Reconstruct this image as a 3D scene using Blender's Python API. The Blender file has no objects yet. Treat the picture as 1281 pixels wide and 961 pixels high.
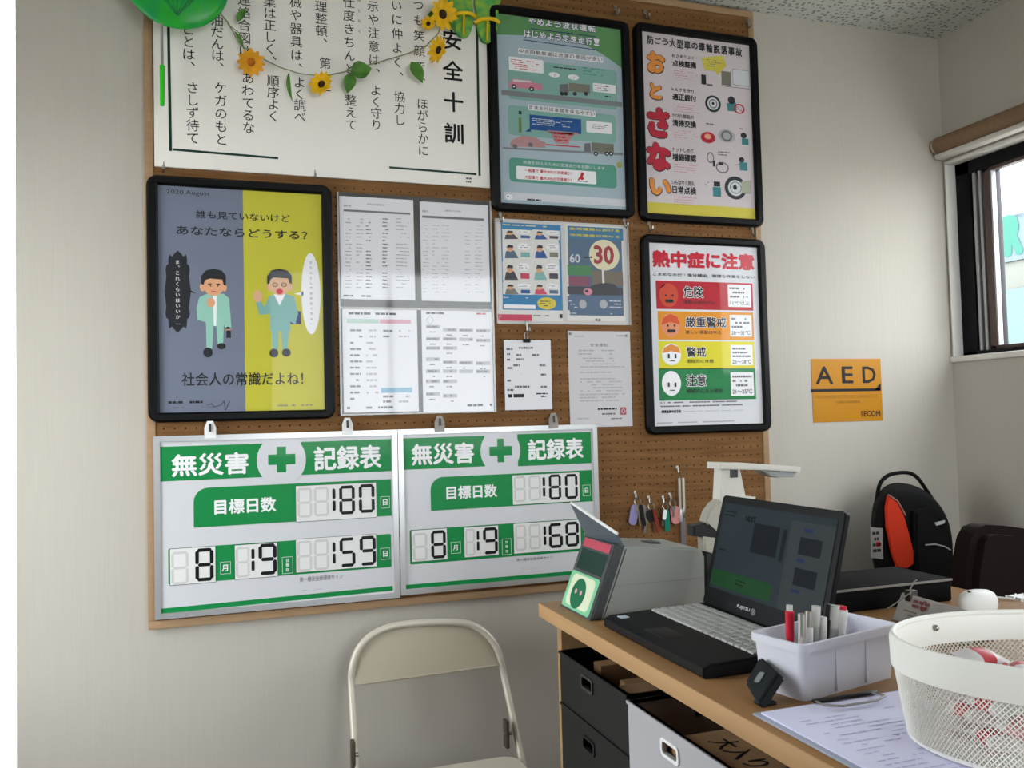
import bpy, bmesh, math, random
from mathutils import Vector, Matrix
random.seed(7)
SC = bpy.context.scene
COL = SC.collection
R = math.radians
# ------------------------------------------------------------------ camera
FPX, YAW, PITCH, ROLL = 1072.12, R(18.699), R(2.2815), R(-1.4431)
CAM = Vector((0.0, -2.3221, 1.30))
FW = Vector((math.sin(YAW)*math.cos(PITCH), math.cos(YAW)*math.cos(PITCH), math.sin(PITCH)))
_r = Vector((math.cos(YAW), -math.sin(YAW), 0)); _u = _r.cross(FW)
RT = _r*math.cos(ROLL) + _u*math.sin(ROLL); UP = -_r*math.sin(ROLL) + _u*math.cos(ROLL)
cd = bpy.data.cameras.new('camera'); cam = bpy.data.objects.new('camera', cd); COL.objects.link(cam)
cd.sensor_width = 36.0; cd.lens = 36.0*FPX/1281.0; cd.clip_start = 0.02; cd.clip_end = 200
m3 = Matrix((RT, UP, -FW)).transposed()
cam.matrix_world = Matrix.Translation(CAM) @ m3.to_4x4()
SC.camera = cam
# ------------------------------------------------------------------ world, light, exposure
SC.view_settings.view_transform = 'Standard'; SC.view_settings.look = 'None'
SC.view_settings.gamma = 1.0; SC.view_settings.use_curve_mapping = False
SC.view_settings.exposure = 2.45
SKY = 2.1
w = bpy.data.worlds.new('overcast_sky'); SC.world = w; w.use_nodes = True
bg = w.node_tree.nodes['Background']; bg.inputs[0].default_value = (0.95, 0.985, 1.04, 1); bg.inputs[1].default_value = SKY
def portal(name, loc, sx, sy, rot):
    l = bpy.data.lights.new(name, 'AREA'); l.shape = 'RECTANGLE'; l.size = sx; l.size_y = sy
    l.cycles.is_portal = True
    o = bpy.data.objects.new(name, l); o.location = loc; o.rotation_euler = rot; COL.objects.link(o)
SC.cycles.use_denoising = True
SC.cycles.max_bounces = 10; SC.cycles.diffuse_bounces = 6; SC.cycles.transparent_max_bounces = 16
SC.cycles.sample_clamp_indirect = 6.0

def wp(px, py, X=None, Y=None, Z=None):
    """the point where a photo pixel's line of sight meets a plane of the room"""
    d = FW + RT*((px-640.5)/FPX) - UP*((py-480.5)/FPX)
    if X is not None: t = (X-CAM.x)/d.x
    elif Y is not None: t = (Y-CAM.y)/d.y
    else: t = (Z-CAM.z)/d.z
    return CAM + d*t
# ------------------------------------------------------------------ materials
def lin(c):
    c = c/255.0
    return c/12.92 if c <= 0.04045 else ((c+0.055)/1.055)**2.4
def rgb(h):
    if isinstance(h, str):
        h = h.lstrip('#'); h = tuple(int(h[i:i+2], 16) for i in (0, 2, 4))
    return (lin(h[0]), lin(h[1]), lin(h[2]), 1.0)
MATS = {}
def mat(name, col, rough=0.6, metal=0.0, var=0.0, scale=(30, 30, 30), bump=0.0, bscale=None, spec=0.22, trans=0.0, alpha=1.0, emit=0.0, coat=0.0, col2=None, detail=3.0):
    if name in MATS: return MATS[name]
    m = bpy.data.materials.new(name); m.use_nodes = True; nt = m.node_tree; N = nt.nodes; L = nt.links
    b = N['Principled BSDF']; c = rgb(col)
    b.inputs['Base Color'].default_value = c; b.inputs['Roughness'].default_value = rough; b.inputs['Metallic'].default_value = metal
    b.inputs['Specular IOR Level'].default_value = spec; b.inputs['Transmission Weight'].default_value = trans
    b.inputs['Alpha'].default_value = alpha; b.inputs['Coat Weight'].default_value = coat
    if emit: b.inputs['Emission Color'].default_value = c; b.inputs['Emission Strength'].default_value = emit
    if var or bump or col2:
        tc = N.new('ShaderNodeTexCoord'); mp = N.new('ShaderNodeMapping'); mp.inputs['Scale'].default_value = scale
        nz = N.new('ShaderNodeTexNoise'); nz.inputs['Scale'].default_value = 1.0; nz.inputs['Detail'].default_value = detail
        L.new(tc.outputs['Object'], mp.inputs[0]); L.new(mp.outputs[0], nz.inputs['Vector'])
        if var or col2:
            rp = N.new('ShaderNodeValToRGB'); e = rp.color_ramp.elements
            e[0].position = 0.35; e[1].position = 0.65
            if col2: e[0].color = c; e[1].color = rgb(col2)
            else:
                e[0].color = (c[0]*(1-var), c[1]*(1-var), c[2]*(1-var), 1); e[1].color = (min(1, c[0]*(1+var)), min(1, c[1]*(1+var)), min(1, c[2]*(1+var)), 1)
            L.new(nz.outputs['Fac'], rp.inputs[0]); L.new(rp.outputs[0], b.inputs['Base Color'])
        if bump:
            bp = N.new('ShaderNodeBump'); bp.inputs['Strength'].default_value = bump; bp.inputs['Distance'].default_value = 0.002
            src = nz
            if bscale:
                mp2 = N.new('ShaderNodeMapping'); mp2.inputs['Scale'].default_value = bscale; src = N.new('ShaderNodeTexNoise'); src.inputs['Scale'].default_value = 1.0; src.inputs['Detail'].default_value = 4
                L.new(tc.outputs['Object'], mp2.inputs[0]); L.new(mp2.outputs[0], src.inputs['Vector'])
            L.new(src.outputs['Fac'], bp.inputs['Height']); L.new(bp.outputs[0], b.inputs['Normal'])
    MATS[name] = m
    return m
def clear_sheet(name, rough=0.03, tint=(1, 1, 1), haze=0.0, ior=1.45):
    if name in MATS: return MATS[name]
    m = bpy.data.materials.new(name); m.use_nodes = True; nt = m.node_tree; N = nt.nodes; L = nt.links
    N.remove(N['Principled BSDF']); out = N['Material Output']
    t = N.new('ShaderNodeBsdfTransparent'); t.inputs[0].default_value = (*tint, 1)
    g = N.new('ShaderNodeBsdfGlossy'); g.inputs['Roughness'].default_value = rough
    fr = N.new('ShaderNodeFresnel'); fr.inputs['IOR'].default_value = ior
    mx = N.new('ShaderNodeMixShader'); L.new(fr.outputs[0], mx.inputs[0]); L.new(t.outputs[0], mx.inputs[1]); L.new(g.outputs[0], mx.inputs[2])
    geo = N.new('ShaderNodeNewGeometry'); inv = N.new('ShaderNodeMath'); inv.operation = 'SUBTRACT'; inv.inputs[0].default_value = 1.0; L.new(geo.outputs['Backfacing'], inv.inputs[1])
    ml = N.new('ShaderNodeMath'); ml.operation = 'MULTIPLY'; L.new(fr.outputs[0], ml.inputs[0]); L.new(inv.outputs[0], ml.inputs[1]); L.new(ml.outputs[0], mx.inputs[0])
    last = mx
    if haze:
        d = N.new('ShaderNodeBsdfDiffuse'); d.inputs[0].default_value = (0.9, 0.9, 0.9, 1)
        m2 = N.new('ShaderNodeMixShader'); m2.inputs[0].default_value = haze
        L.new(mx.outputs[0], m2.inputs[1]); L.new(d.outputs[0], m2.inputs[2]); last = m2
    L.new(last.outputs[0], out.inputs[0]); MATS[name] = m
    return m
# ------------------------------------------------------------------ mesh building
class G:
    def __init__(self): self.bm = bmesh.new(); self.ms = []
    def mi(self, m):
        if m not in self.ms: self.ms.append(m)
        return self.ms.index(m)
    def add(self, tmp, m, M=None):
        i = self.mi(m)
        if M is not None: bmesh.ops.transform(tmp, matrix=M, verts=tmp.verts)
        vm = {v: self.bm.verts.new(v.co) for v in tmp.verts}
        for f in tmp.faces:
            try: nf = self.bm.faces.new([vm[v] for v in f.verts]); nf.material_index = i
            except ValueError: pass
        tmp.free(); return self
    def box(self, a, b, m, bev=0.0, seg=2, M=None):
        t = bmesh.new(); bmesh.ops.create_cube(t, size=1)
        a = Vector(a); b = Vector(b)
        for v in t.verts: v.co = Vector([(a[k]+b[k])/2 + v.co[k]*(b[k]-a[k]) for k in range(3)])
        if bev: bmesh.ops.bevel(t, geom=list(t.edges), offset=bev, segments=seg, affect='EDGES', profile=0.5)
        return self.add(t, m, M)
    def prism(self, pts, depth, m, M=None, bev=0.0, hole=None):
        """outline in local xy, thickness along +z"""
        t = bmesh.new()
        vs = [t.verts.new((p[0], p[1], 0)) for p in pts]; f = t.faces.new(vs)
        r = bmesh.ops.extrude_face_region(t, geom=[f])
        bmesh.ops.translate(t, vec=(0, 0, depth), verts=[v for v in r['geom'] if isinstance(v, bmesh.types.BMVert)])
        if bev:
            es = [e for e in t.edges if abs(e.verts[0].co.z - e.verts[1].co.z) < 1e-7]
            bmesh.ops.bevel(t, geom=es, offset=bev, segments=2, affect='EDGES')
        bmesh.ops.recalc_face_normals(t, faces=t.faces)
        return self.add(t, m, M)
    def ring(self, outer, inner, depth, m, M=None):
        """frame between two outlines with the same point count, thickness along +z"""
        t = bmesh.new(); n = len(outer)
        o0 = [t.verts.new((p[0], p[1], 0)) for p in outer]; i0 = [t.verts.new((p[0], p[1], 0)) for p in inner]
        o1 = [t.verts.new((p[0], p[1], depth)) for p in outer]; i1 = [t.verts.new((p[0], p[1], depth)) for p in inner]
        for k in range(n):
            j = (k+1) % n
            for q in ((o0[k], o0[j], i0[j], i0[k]), (o1[k], i1[k], i1[j], o1[j]), (o0[k], o1[k], o1[j], o0[j]), (i0[k], i0[j], i1[j], i1[k])): t.faces.new(q)
        bmesh.ops.recalc_face_normals(t, faces=t.faces)
        return self.add(t, m, M)
    def tube(self, path, r, m, seg=10, closed=False, M=None):
        path = [Vector(p) for p in path]; n = len(path); t = bmesh.new(); rings = []
        rr = r if isinstance(r, (list, tuple)) else [r]*n
        prev = None
        for k in range(n):
            a = path[(k-1) % n] if (closed or k > 0) else path[k]; b = path[(k+1) % n] if (closed or k < n-1) else path[k]
            d = (b-a).normalized()
            if prev is None:
                x = d.orthogonal().normalized()
            else:
                x = prev - d*prev.dot(d)
                x = x.normalized() if x.length > 1e-6 else d.orthogonal().normalized()
            prev = x; y = d.cross(x)
            rings.append([t.verts.new(path[k] + (x*math.cos(2*math.pi*s/seg) + y*math.sin(2*math.pi*s/seg))*rr[k]) for s in range(seg)])
        for k in range(n if closed else n-1):
            A = rings[k]; B = rings[(k+1) % n]
            for s in range(seg): t.faces.new((A[s], A[(s+1) % seg], B[(s+1) % seg], B[s]))
        if not closed:
            t.faces.new(list(reversed(rings[0]))); t.faces.new(rings[-1])
        bmesh.ops.recalc_face_normals(t, faces=t.faces)
        return self.add(t, m, M)
    def lathe(self, prof, m, seg=28, M=None, sx=1.0, sy=1.0):
        t = bmesh.new(); rings = []
        for (r, z) in prof:
            if r < 1e-6: rings.append([t.verts.new((0, 0, z))])
            else: rings.append([t.verts.new((r*sx*math.cos(2*math.pi*s/seg), r*sy*math.sin(2*math.pi*s/seg), z)) for s in range(seg)])
        for A, B in zip(rings, rings[1:]):
            for s in range(seg):
                q = [A[s % len(A)], A[(s+1) % len(A)], B[(s+1) % len(B)], B[s % len(B)]]
                u = []
                for v in q:
                    if v not in u: u.append(v)
                if len(u) > 2: t.faces.new(u)
        bmesh.ops.recalc_face_normals(t, faces=t.faces)
        return self.add(t, m, M)
    def ball(self, c, s, m, M=None, seg=16):
        t = bmesh.new(); bmesh.ops.create_uvsphere(t, u_segments=seg, v_segments=max(6, seg//2), radius=1)
        for v in t.verts: v.co = Vector((c[0]+v.co.x*s[0], c[1]+v.co.y*s[1], c[2]+v.co.z*s[2]))
        return self.add(t, m, M)
    def poly(self, pts, m, M=None):
        t = bmesh.new(); t.faces.new([t.verts.new(p) for p in pts]); return self.add(t, m, M)
    def loft(self, rings, m, M=None, cap=True):
        t = bmesh.new(); V = [[t.verts.new(p) for p in r] for r in rings]; n = len(V[0])
        for A, B in zip(V, V[1:]):
            for s in range(n): t.faces.new((A[s], A[(s+1) % n], B[(s+1) % n], B[s]))
        if cap: t.faces.new(list(reversed(V[0]))); t.faces.new(V[-1])
        bmesh.ops.recalc_face_normals(t, faces=t.faces)
        return self.add(t, m, M)
    def build(self, name, parent=None, loc=None, smooth=True, kind=None):
        """the mesh was laid out in world space; its origin goes to loc"""
        me = bpy.data.meshes.new(name); base = parent
        o = bpy.data.objects.new(name, me)
        L = Vector(loc) if loc is not None else (Vector(parent['_o']) if parent is not None and '_o' in parent else Vector((0, 0, 0)))
        bmesh.ops.translate(self.bm, vec=-L, verts=self.bm.verts)
        self.bm.to_mesh(me); self.bm.free()
        for m in self.ms: me.materials.append(m)
        if smooth:
            me.shade_smooth(); me.set_sharp_from_angle(angle=R(38))
        COL.objects.link(o)
        if parent is not None:
            o.parent = parent; o.location = L - ORG.get(parent.name, Vector((0, 0, 0)))
        else: o.location = L
        ORG[o.name] = L
        if kind: o['kind'] = kind
        return o
ORG = {}
_old_build = G.build
def _build(self, name, parent=None, loc=None, smooth=True, kind=None):
    if loc is None and parent is not None: loc = ORG[parent.name]
    return _old_build(self, name, parent, loc, smooth, kind)
G.build = _build
def tag(o, label, cat, group=None):
    o['label'] = label; o['category'] = cat
    if group: o['group'] = group
    return o
def thing(name, label, cat, loc=(0, 0, 0), group=None):
    o = bpy.data.objects.new(name, None); o.empty_display_size = 0.05; COL.objects.link(o); o.location = loc; ORG[o.name] = Vector(loc)
    return tag(o, label, cat, group)
def dup(root, delta, label, rotz=0.0, group=None):
    r = root.copy(); COL.objects.link(r); r.location = Vector(root.location)+Vector(delta); r.rotation_euler.z += rotz
    r['label'] = label
    if group: r['group'] = group
    ORG[r.name] = r.location.copy()
    for ch in list(root.children):
        c = ch.copy(); COL.objects.link(c); c.parent = r
        for g in list(ch.children):
            d = g.copy(); COL.objects.link(d); d.parent = c
    return r
def smooth_path(pts, n=4):
    P_ = [Vector(p) for p in pts]; out = []
    for k in range(len(P_)-1):
        a, b, c, d = P_[max(k-1, 0)], P_[k], P_[k+1], P_[min(k+2, len(P_)-1)]
        for i in range(n):
            t = i/n; out.append(.5*((2*b)+(c-a)*t+(2*a-5*b+4*c-d)*t*t+(3*b-a-3*c+d)*t**3))
    return out+[P_[-1]]
def rrect(x0, y0, x1, y1, r, n=6):
    p = []
    for cx, cy, a in ((x1-r, y1-r, 0), (x0+r, y1-r, 90), (x0+r, y0+r, 180), (x1-r, y0+r, 270)):
        for k in range(n+1):
            t = R(a+90*k/n); p.append((cx+r*math.cos(t), cy+r*math.sin(t)))
    return p
def frame_M(o, ex, ey, ez):
    M = Matrix((Vector(ex), Vector(ey), Vector(ez))).transposed().to_4x4(); M.translation = Vector(o); return M
def WALL(y=0.0):   # local x,y -> world x,z ; local z -> towards the room
    return frame_M((0, y, 0), (1, 0, 0), (0, 0, 1), (0, -1, 0))
# ------------------------------------------------------------------ printing (ink laid on sheets)
_tc = bpy.data.curves.new('lettering_source', 'FONT'); _to = bpy.data.objects.new('lettering_source', _tc); COL.objects.link(_to)
_cache = {}
def glyphs(s, bold=0.0):
    k = (s, bold)
    if k not in _cache:
        _tc.body = s; _tc.size = 1; _tc.resolution_u = 2; _tc.offset = bold
        dg = bpy.context.evaluated_depsgraph_get(); dg.update()
        me = _to.evaluated_get(dg).to_mesh()
        _cache[k] = ([(v.co.x, v.co.y) for v in me.vertices], [tuple(p.vertices) for p in me.polygons])
        _to.evaluated_get(dg).to_mesh_clear()
    return _cache[k]
class Print:
    STEP = 0.00025
    def __init__(self, M, cv=None): self.M = M; self.cv = cv or (lambda x, y: (x, y)); self.g = G(); self.crop = (0, 0, 1); self.rnd = random.Random(3)
    def c(self, p):
        x, y = self.crop[0]+p[0]/self.crop[2], self.crop[1]+p[1]/self.crop[2]
        return self.cv(x, y)
    def raw(self, pts, m, l): self.g.poly([self.M @ Vector((a, b, l*self.STEP)) for a, b in pts], m)
    def box(self, tl, br):
        a = self.c(tl); b = self.c(br); return min(a[0], b[0]), min(a[1], b[1]), max(a[0], b[0]), max(a[1], b[1])
    def rect(self, tl, br, m, l=1, r=0.0):
        x0, y0, x1, y1 = self.box(tl, br)
        self.raw(rrect(x0, y0, x1, y1, min(r, (x1-x0)/2.01, (y1-y0)/2.01), 4) if r else [(x0, y0), (x1, y0), (x1, y1), (x0, y1)], m, l)
    def ell(self, tl, br, m, l=1, n=28):
        x0, y0, x1, y1 = self.box(tl, br)
        self.raw([((x0+x1)/2+(x1-x0)/2*math.cos(2*math.pi*k/n), (y0+y1)/2+(y1-y0)/2*math.sin(2*math.pi*k/n)) for k in range(n)], m, l)
    def oring(self, tl, br, t, m, l=1, n=28):
        x0, y0, x1, y1 = self.box(tl, br); cx, cy, a, b = (x0+x1)/2, (y0+y1)/2, (x1-x0)/2, (y1-y0)/2
        for k in range(n):
            q = []
            for (kk, s) in ((k, 1), (k+1, 1), (k+1, 1-t), (k, 1-t)):
                an = 2*math.pi*kk/n; q.append((cx+a*s*math.cos(an), cy+b*s*math.sin(an)))
            self.raw(q, m, l)
    def poly(self, pts, m, l=1): self.raw([self.c(p) for p in pts], m, l)
    def line(self, p, q, wd, m, l=1):
        a = Vector(self.c(p)); b = Vector(self.c(q)); d = (b-a).normalized(); n = Vector((-d.y, d.x))*wd/2
        self.raw([tuple(a+n), tuple(a-n), tuple(b-n), tuple(b+n)], m, l)
    def outline(self, tl, br, wd, m, l=1):
        x0, y0, x1, y1 = self.box(tl, br)
        for q in ((x0, y0, x1, y0+wd), (x0, y1-wd, x1, y1), (x0, y0, x0+wd, y1), (x1-wd, y0, x1, y1)):
            self.raw([(q[0], q[1]), (q[2], q[1]), (q[2], q[3]), (q[0], q[3])], m, l)
    def put(self, s, x0, y0, x1, y1, m, l, bold):
        vs, fs = glyphs(s)
        if not vs: return
        ax, bx = min(v[0] for v in vs), max(v[0] for v in vs); ay, by = min(v[1] for v in vs), max(v[1] for v in vs)
        d = bold*(y1-y0)/max(by-ay, 1e-6); x0 += d; x1 -= d; y0 += d; y1 -= d      # bold: the stroke repeated around its centre line
        sx = (x1-x0)/max(bx-ax, 1e-6); sy = (y1-y0)/max(by-ay, 1e-6)
        i = self.g.mi(m)
        offs = [(0, 0)] if bold <= 0.006 else [(d*math.cos(2*math.pi*k/n), d*math.sin(2*math.pi*k/n)) for n in ((4 if bold < .03 else 8),) for k in range(n)]
        if bold >= .05: offs += [(0.5*a, 0.5*b) for a, b in offs[::2]]
        for j, (ox, oy) in enumerate(offs):
            bv = [self.g.bm.verts.new(self.M @ Vector((x0+(v[0]-ax)*sx+ox, y0+(v[1]-ay)*sy+oy, l*self.STEP+j*.000018))) for v in vs]
            for f in fs:
                try: nf = self.g.bm.faces.new([bv[k] for k in f]); nf.material_index = i
                except ValueError: pass
    def text(self, s, tl, br, m, l=2, bold=0.0):
        self.put(s, *self.box(tl, br), m, l, bold)
    def vtext(self, s, top, bot, size, m, l=2, bold=0.0):
        """characters stacked from top to bottom; size = character size in plan units"""
        a = self.c(top); b = self.c(bot); n = len(s); cx = (a[0]+b[0])/2
        pitch = (a[1]-b[1])/n
        for k, ch in enumerate(s):
            vs, fs = glyphs(ch)
            if not vs: continue
            cy = a[1]-(k+0.5)*pitch
            if ch in '、。': q = (cx+size*0.15, cy+size*0.12, cx+size*0.45, cy+size*0.42)
            elif ch in 'ー｜': q = (cx-size*0.05, cy-size*0.42, cx+size*0.05, cy+size*0.42)
            else:
                ax, bx = min(v[0] for v in vs), max(v[0] for v in vs); ay, by = min(v[1] for v in vs), max(v[1] for v in vs)
                q = (cx+(ax-0.5)*size, cy+(ay-0.36)*size, cx+(bx-0.5)*size, cy+(by-0.36)*size)
            self.put(ch, *q, m, l, bold)
    def rows(self, tl, br, n, m, l=2, fill=0.5, dens=0.75, cw=0.006):
        """lines of print too small to read: short dashes"""
        x0, y0, x1, y1 = self.box(tl, br); p = (y1-y0)/n
        for k in range(n):
            yy = y1-(k+0.5)*p; x = x0; xe = x0+(x1-x0)*self.rnd.uniform(0.7, 1.0)
            while x < xe:
                wd = cw*self.rnd.uniform(0.6, 3.0)
                if self.rnd.random() < dens: self.raw([(x, yy-p*fill/2), (min(x+wd, xe), yy-p*fill/2), (min(x+wd, xe), yy+p*fill/2), (x, yy+p*fill/2)], m, l)
                x += wd+cw*0.35
    def seg7(self, ch, tl, br, m, l=3, t=0.17, slant=0.0):
        x0, y0, x1, y1 = self.box(tl, br); W, H = x1-x0, y1-y0; th = t*W; ym = (y0+y1)/2; g = th*0.18
        on = {'0': 'abcdef', '1': 'bc', '5': 'afgcd', '6': 'afgecd', '8': 'abcdefg', '9': 'abcdfg'}[ch]
        S = {'a': (x0+th*.5, y1-th, x1-th*.5, y1), 'd': (x0+th*.5, y0, x1-th*.5, y0+th), 'g': (x0+th*.7, ym-th/2, x1-th*.7, ym+th/2),
             'f': (x0, ym+g, x0+th, y1-th*.6), 'b': (x1-th, ym+g, x1, y1-th*.6), 'e': (x0, y0+th*.6, x0+th, ym-g), 'c': (x1-th, y0+th*.6, x1, ym-g)}
        for k in on:
            a, b, c, d = S[k]; e = th*0.35
            if k in 'adg': self.raw([(a+e, b), (c-e, b), (c, (b+d)/2), (c-e, d), (a+e, d), (a, (b+d)/2)], m, l)
            else: self.raw([((a+c)/2, b), (c, b+e), (c, d-e), ((a+c)/2, d), (a, d-e), (a, b+e)], m, l)
    def build(self, parent, name='print'): return self.g.build(name, parent, smooth=False)
def wall_cv(Y):
    def f(x, y):
        p = wp(x, y, Y=Y); return p.x, p.z
    return f
def WPrint(Y): return Print(WALL(Y), wall_cv(Y))

# ------------------------------------------------------------------ palette
white_ink = mat('white_paper', 'e9e8ea', 0.75); black_ink = mat('black_ink', '17181a', 0.6); dgrey = mat('grey_ink', '6e6c70', 0.7)
lgrey = mat('pale_grey_ink', 'a9a7ab', 0.7); red_ink = mat('red_ink', 'c3202e', 0.6)
steel = mat('bright_steel', '9c9a94', 0.4, 1.0); blk_plastic = mat('black_plastic', '0d0d0f', 0.5, spec=.25); wht_plastic = mat('white_plastic', 'e6e6e4', 0.45)
# ------------------------------------------------------------------ the setting
XR, XE, XL, YR, ZC = 2.40, -0.468, -0.85, -4.3, 2.595
wall_m = mat('cream_wallpaper', 'b6b0a6', 0.85, var=0.012, scale=(90, 90, 5), bump=0.25, bscale=(160, 160, 7))
def struct(name, g, smooth=False, loc=(0, 0, 0)): return g.build(name, None, loc, smooth, 'structure')
g = G(); g.box((XE, 0, 0), (XR+.14, 0.12, ZC), wall_m); g.box((XL-.12, 0, 2.56), (XE, .12, ZC), wall_m); g.box((XL-.12, 0, 0), (XL+.05, .12, 2.56), wall_m); struct('wall_back', g)
# right wall with its window opening
WY0, WY1, WZ0, WZ1 = -1.72, -0.008, 1.474, 2.155
g = G(); T = .14
g.box((XR, YR, 0), (XR+T, -.0, WZ0-.0), wall_m); g.box((XR, YR, WZ1), (XR+T, 0, ZC), wall_m)
g.box((XR, YR, WZ0), (XR+T, WY0, WZ1), wall_m); g.box((XR, WY1, WZ0), (XR+T, 0, WZ1), wall_m)
struct('wall_right', g)
rear_m = mat('bounce_cut_brown', '6e6152', .7, var=.08, scale=(3, 3, 30))  # unseen left and rear walls, made dark brown to cut bounced light
# left wall with a glazed door opening
DY0, DY1, DZ0, DZ1 = -1.10, -0.28, 0.65, 2.1
g = G(); g.box((XL-.12, YR, 0), (XL, DY0, ZC), rear_m); g.box((XL-.12, DY0, DZ1), (XL, 0, ZC), rear_m); g.box((XL-.12, DY1, 0), (XL, 0, DZ1), rear_m); g.box((XL-.12, DY0, 0), (XL, DY1, DZ0), rear_m)
struct('wall_left', g)
# rear wall with a window opening
g = G(); RX0, RX1, RZ0, RZ1 = 0.3, 2.2, 1.0, 2.5
g.box((XL-.12, YR-.12, 0), (RX0, YR, ZC), rear_m); g.box((RX1, YR-.12, 0), (XR+T, YR, ZC), rear_m)
g.box((RX0, YR-.12, 0), (RX1, YR, RZ0), rear_m); g.box((RX0, YR-.12, RZ1), (RX1, YR, ZC), rear_m); struct('wall_rear', g)
floor_m = mat('grey_vinyl_floor', '4a4743', 0.5, var=0.06, scale=(6, 6, 6))
g = G(); g.box((XL-.12, YR-.12, -.08), (XR+T, 0.12, 0), floor_m); struct('floor', g)
# ceiling: perforated plasterboard
cm = bpy.data.materials.new('perforated_plasterboard'); cm.use_nodes = True; nt = cm.node_tree; N = nt.nodes; L = nt.links
b = N['Principled BSDF']; b.inputs['Roughness'].default_value = 0.9
tc = N.new('ShaderNodeTexCoord'); vo = N.new('ShaderNodeTexVoronoi'); vo.inputs['Scale'].default_value = 58; vo.inputs['Randomness'].default_value = 0.55
lt = N.new('ShaderNodeMath'); lt.operation = 'LESS_THAN'; lt.inputs[1].default_value = 0.32
mx = N.new('ShaderNodeMix'); mx.data_type = 'RGBA'; mx.inputs[6].default_value = rgb('c4c6c0'); mx.inputs[7].default_value = rgb('7e857f')
L.new(tc.outputs['Object'], vo.inputs['Vector']); L.new(vo.outputs['Distance'], lt.inputs[0]); L.new(lt.outputs[0], mx.inputs[0]); L.new(mx.outputs[2], b.inputs['Base Color'])
g = G(); g.box((XL-.12, YR-.12, ZC), (XR+T, 0.12, ZC+.1), cm); struct('ceiling', g)
# outside ground
g = G(); g.box((-30, -30, -.3), (40, 30, -.12), mat('outdoor_concrete', 'b5b3ae', 0.9, var=0.08, scale=(1, 1, 1))); struct('ground', g)
# window in the right wall
black_alu = mat('black_aluminium', '17161a', 0.35, 0.6); brown_alu = mat('bronze_aluminium', '5d4f4c', 0.4, 0.4); silver = mat('silver_aluminium', 'c9c9c8', 0.3, 0.9)
casing_m = mat('white_casing', 'dedbd5', 0.5); glass = clear_sheet('window_glass', 0.0, (0.93, 0.94, 0.93))
wi = bpy.data.objects.new('window_1', None); COL.objects.link(wi); wi.location = (XR, -.9, WZ0); wi['kind'] = 'structure'; ORG['window_1'] = wi.location.copy()
FX = XR+.038
g = G()
for a, bb in (((FX, WY0, WZ0), (FX+.07, WY1, WZ0+.016)), ((FX, WY0, WZ1-.055), (FX+.07, WY1, WZ1)), ((FX, -.072, WZ0), (FX+.03, -.012, WZ1)), ((FX+.030, -.135, WZ0), (FX+.07, -.012, WZ1)), ((FX, WY0, WZ0), (FX+.07, WY0+.045, WZ1))): g.box(a, bb, black_alu, .003)
g.build('window_frame', wi)
for yy in (-.083, -.107):
    g = G(); g.box((FX+.004, yy-.0055, WZ0+.016), (FX+.026, yy+.0055, WZ1-.055), mat('rail_grey', 'a9aaac', .45, .3), .0015); g.build('rail', wi)
s0, s1, zb_, zt_ = -.122, -.90, WZ0+.016, WZ1-.055
g = G()
for a, bb in (((s0-.026, zb_), (s0, zt_)), ((s1, zb_), (s1+.04, zt_)), ((s1, zb_), (s0, zb_+.012)), ((s1, zt_-.012), (s0, zt_))): g.box((FX+.002, a[0], a[1]), (FX+.026, bb[0], bb[1]), brown_alu, .002)
g.box((FX+.004, s0-.033, zb_+.012), (FX+.024, s0-.0265, zt_-.012), mat('rail_grey', 'a9aaac', .45, .3), .001)
g.build('sash', wi)
g = G()
for a, bb in (((WY0+.045, zb_), (WY0+.085, zt_)), ((-.92, zb_), (-.88, zt_)), ((WY0+.045, zb_), (-.88, zb_+.012)), ((WY0+.045, zt_-.012), (-.88, zt_))): g.box((FX+.030, a[0], a[1]), (FX+.054, bb[0], bb[1]), brown_alu, .002)
g.build('sash', wi)
g = G(); g.box((FX+.012, s1+.04, zb_+.01), (FX+.016, s0-.026, zt_-.01), glass); g.build('pane', wi, smooth=False)
g = G(); g.box((FX+.040, WY0+.08, zb_+.01), (FX+.044, -.92, zt_-.01), glass); g.build('pane', wi, smooth=False)
g = G()
g.box((XR-.006, WY1-.006, WZ0-.02), (FX, WY1, WZ1), casing_m, .002); g.box((XR-.006, WY0, WZ0-.02), (FX, WY0+.012, WZ1), casing_m, .002)
g.box((XR-.006, WY0, WZ1-.012), (FX, WY1, WZ1), casing_m, .002)
g.box((XR-.012, WY0-.02, WZ0-.02), (FX, WY1+.008, WZ0), casing_m, .003); g.build('casing', wi)
# glazed door in the left wall
do = bpy.data.objects.new('window_3', None); COL.objects.link(do); do.location = (XL-.06, -.69, DZ0); do['kind'] = 'structure'; ORG['window_3'] = do.location.copy()
white_alu = mat('white_aluminium', 'f2f2f0', 0.4)
g = G()
for a, bb in (((DY0, DZ0), (DY0+.04, DZ1)), ((DY1-.04, DZ0), (DY1, DZ1)), ((DY0, DZ1-.04), (DY1, DZ1)), ((DY0, DZ0), (DY1, DZ0+.04)), ((-.71, DZ0), (-.67, DZ1))): g.box((XL-.10, a[0], a[1]), (XL-.06, bb[0], bb[1]), white_alu, .003)
g.build('window_frame', do)
for y0, y1 in ((DY0+.04, -.71), (-.67, DY1-.04)):
    g = G(); g.box((XL-.082, y0, DZ0+.04), (XL-.078, y1, DZ1-.04), glass); g.build('pane', do, smooth=False)
d2 = bpy.data.objects.new('door_1', None); COL.objects.link(d2); d2.location = (-.66, .06, 0); d2['kind'] = 'structure'; ORG['door_1'] = d2.location.copy()
g = G()
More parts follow.
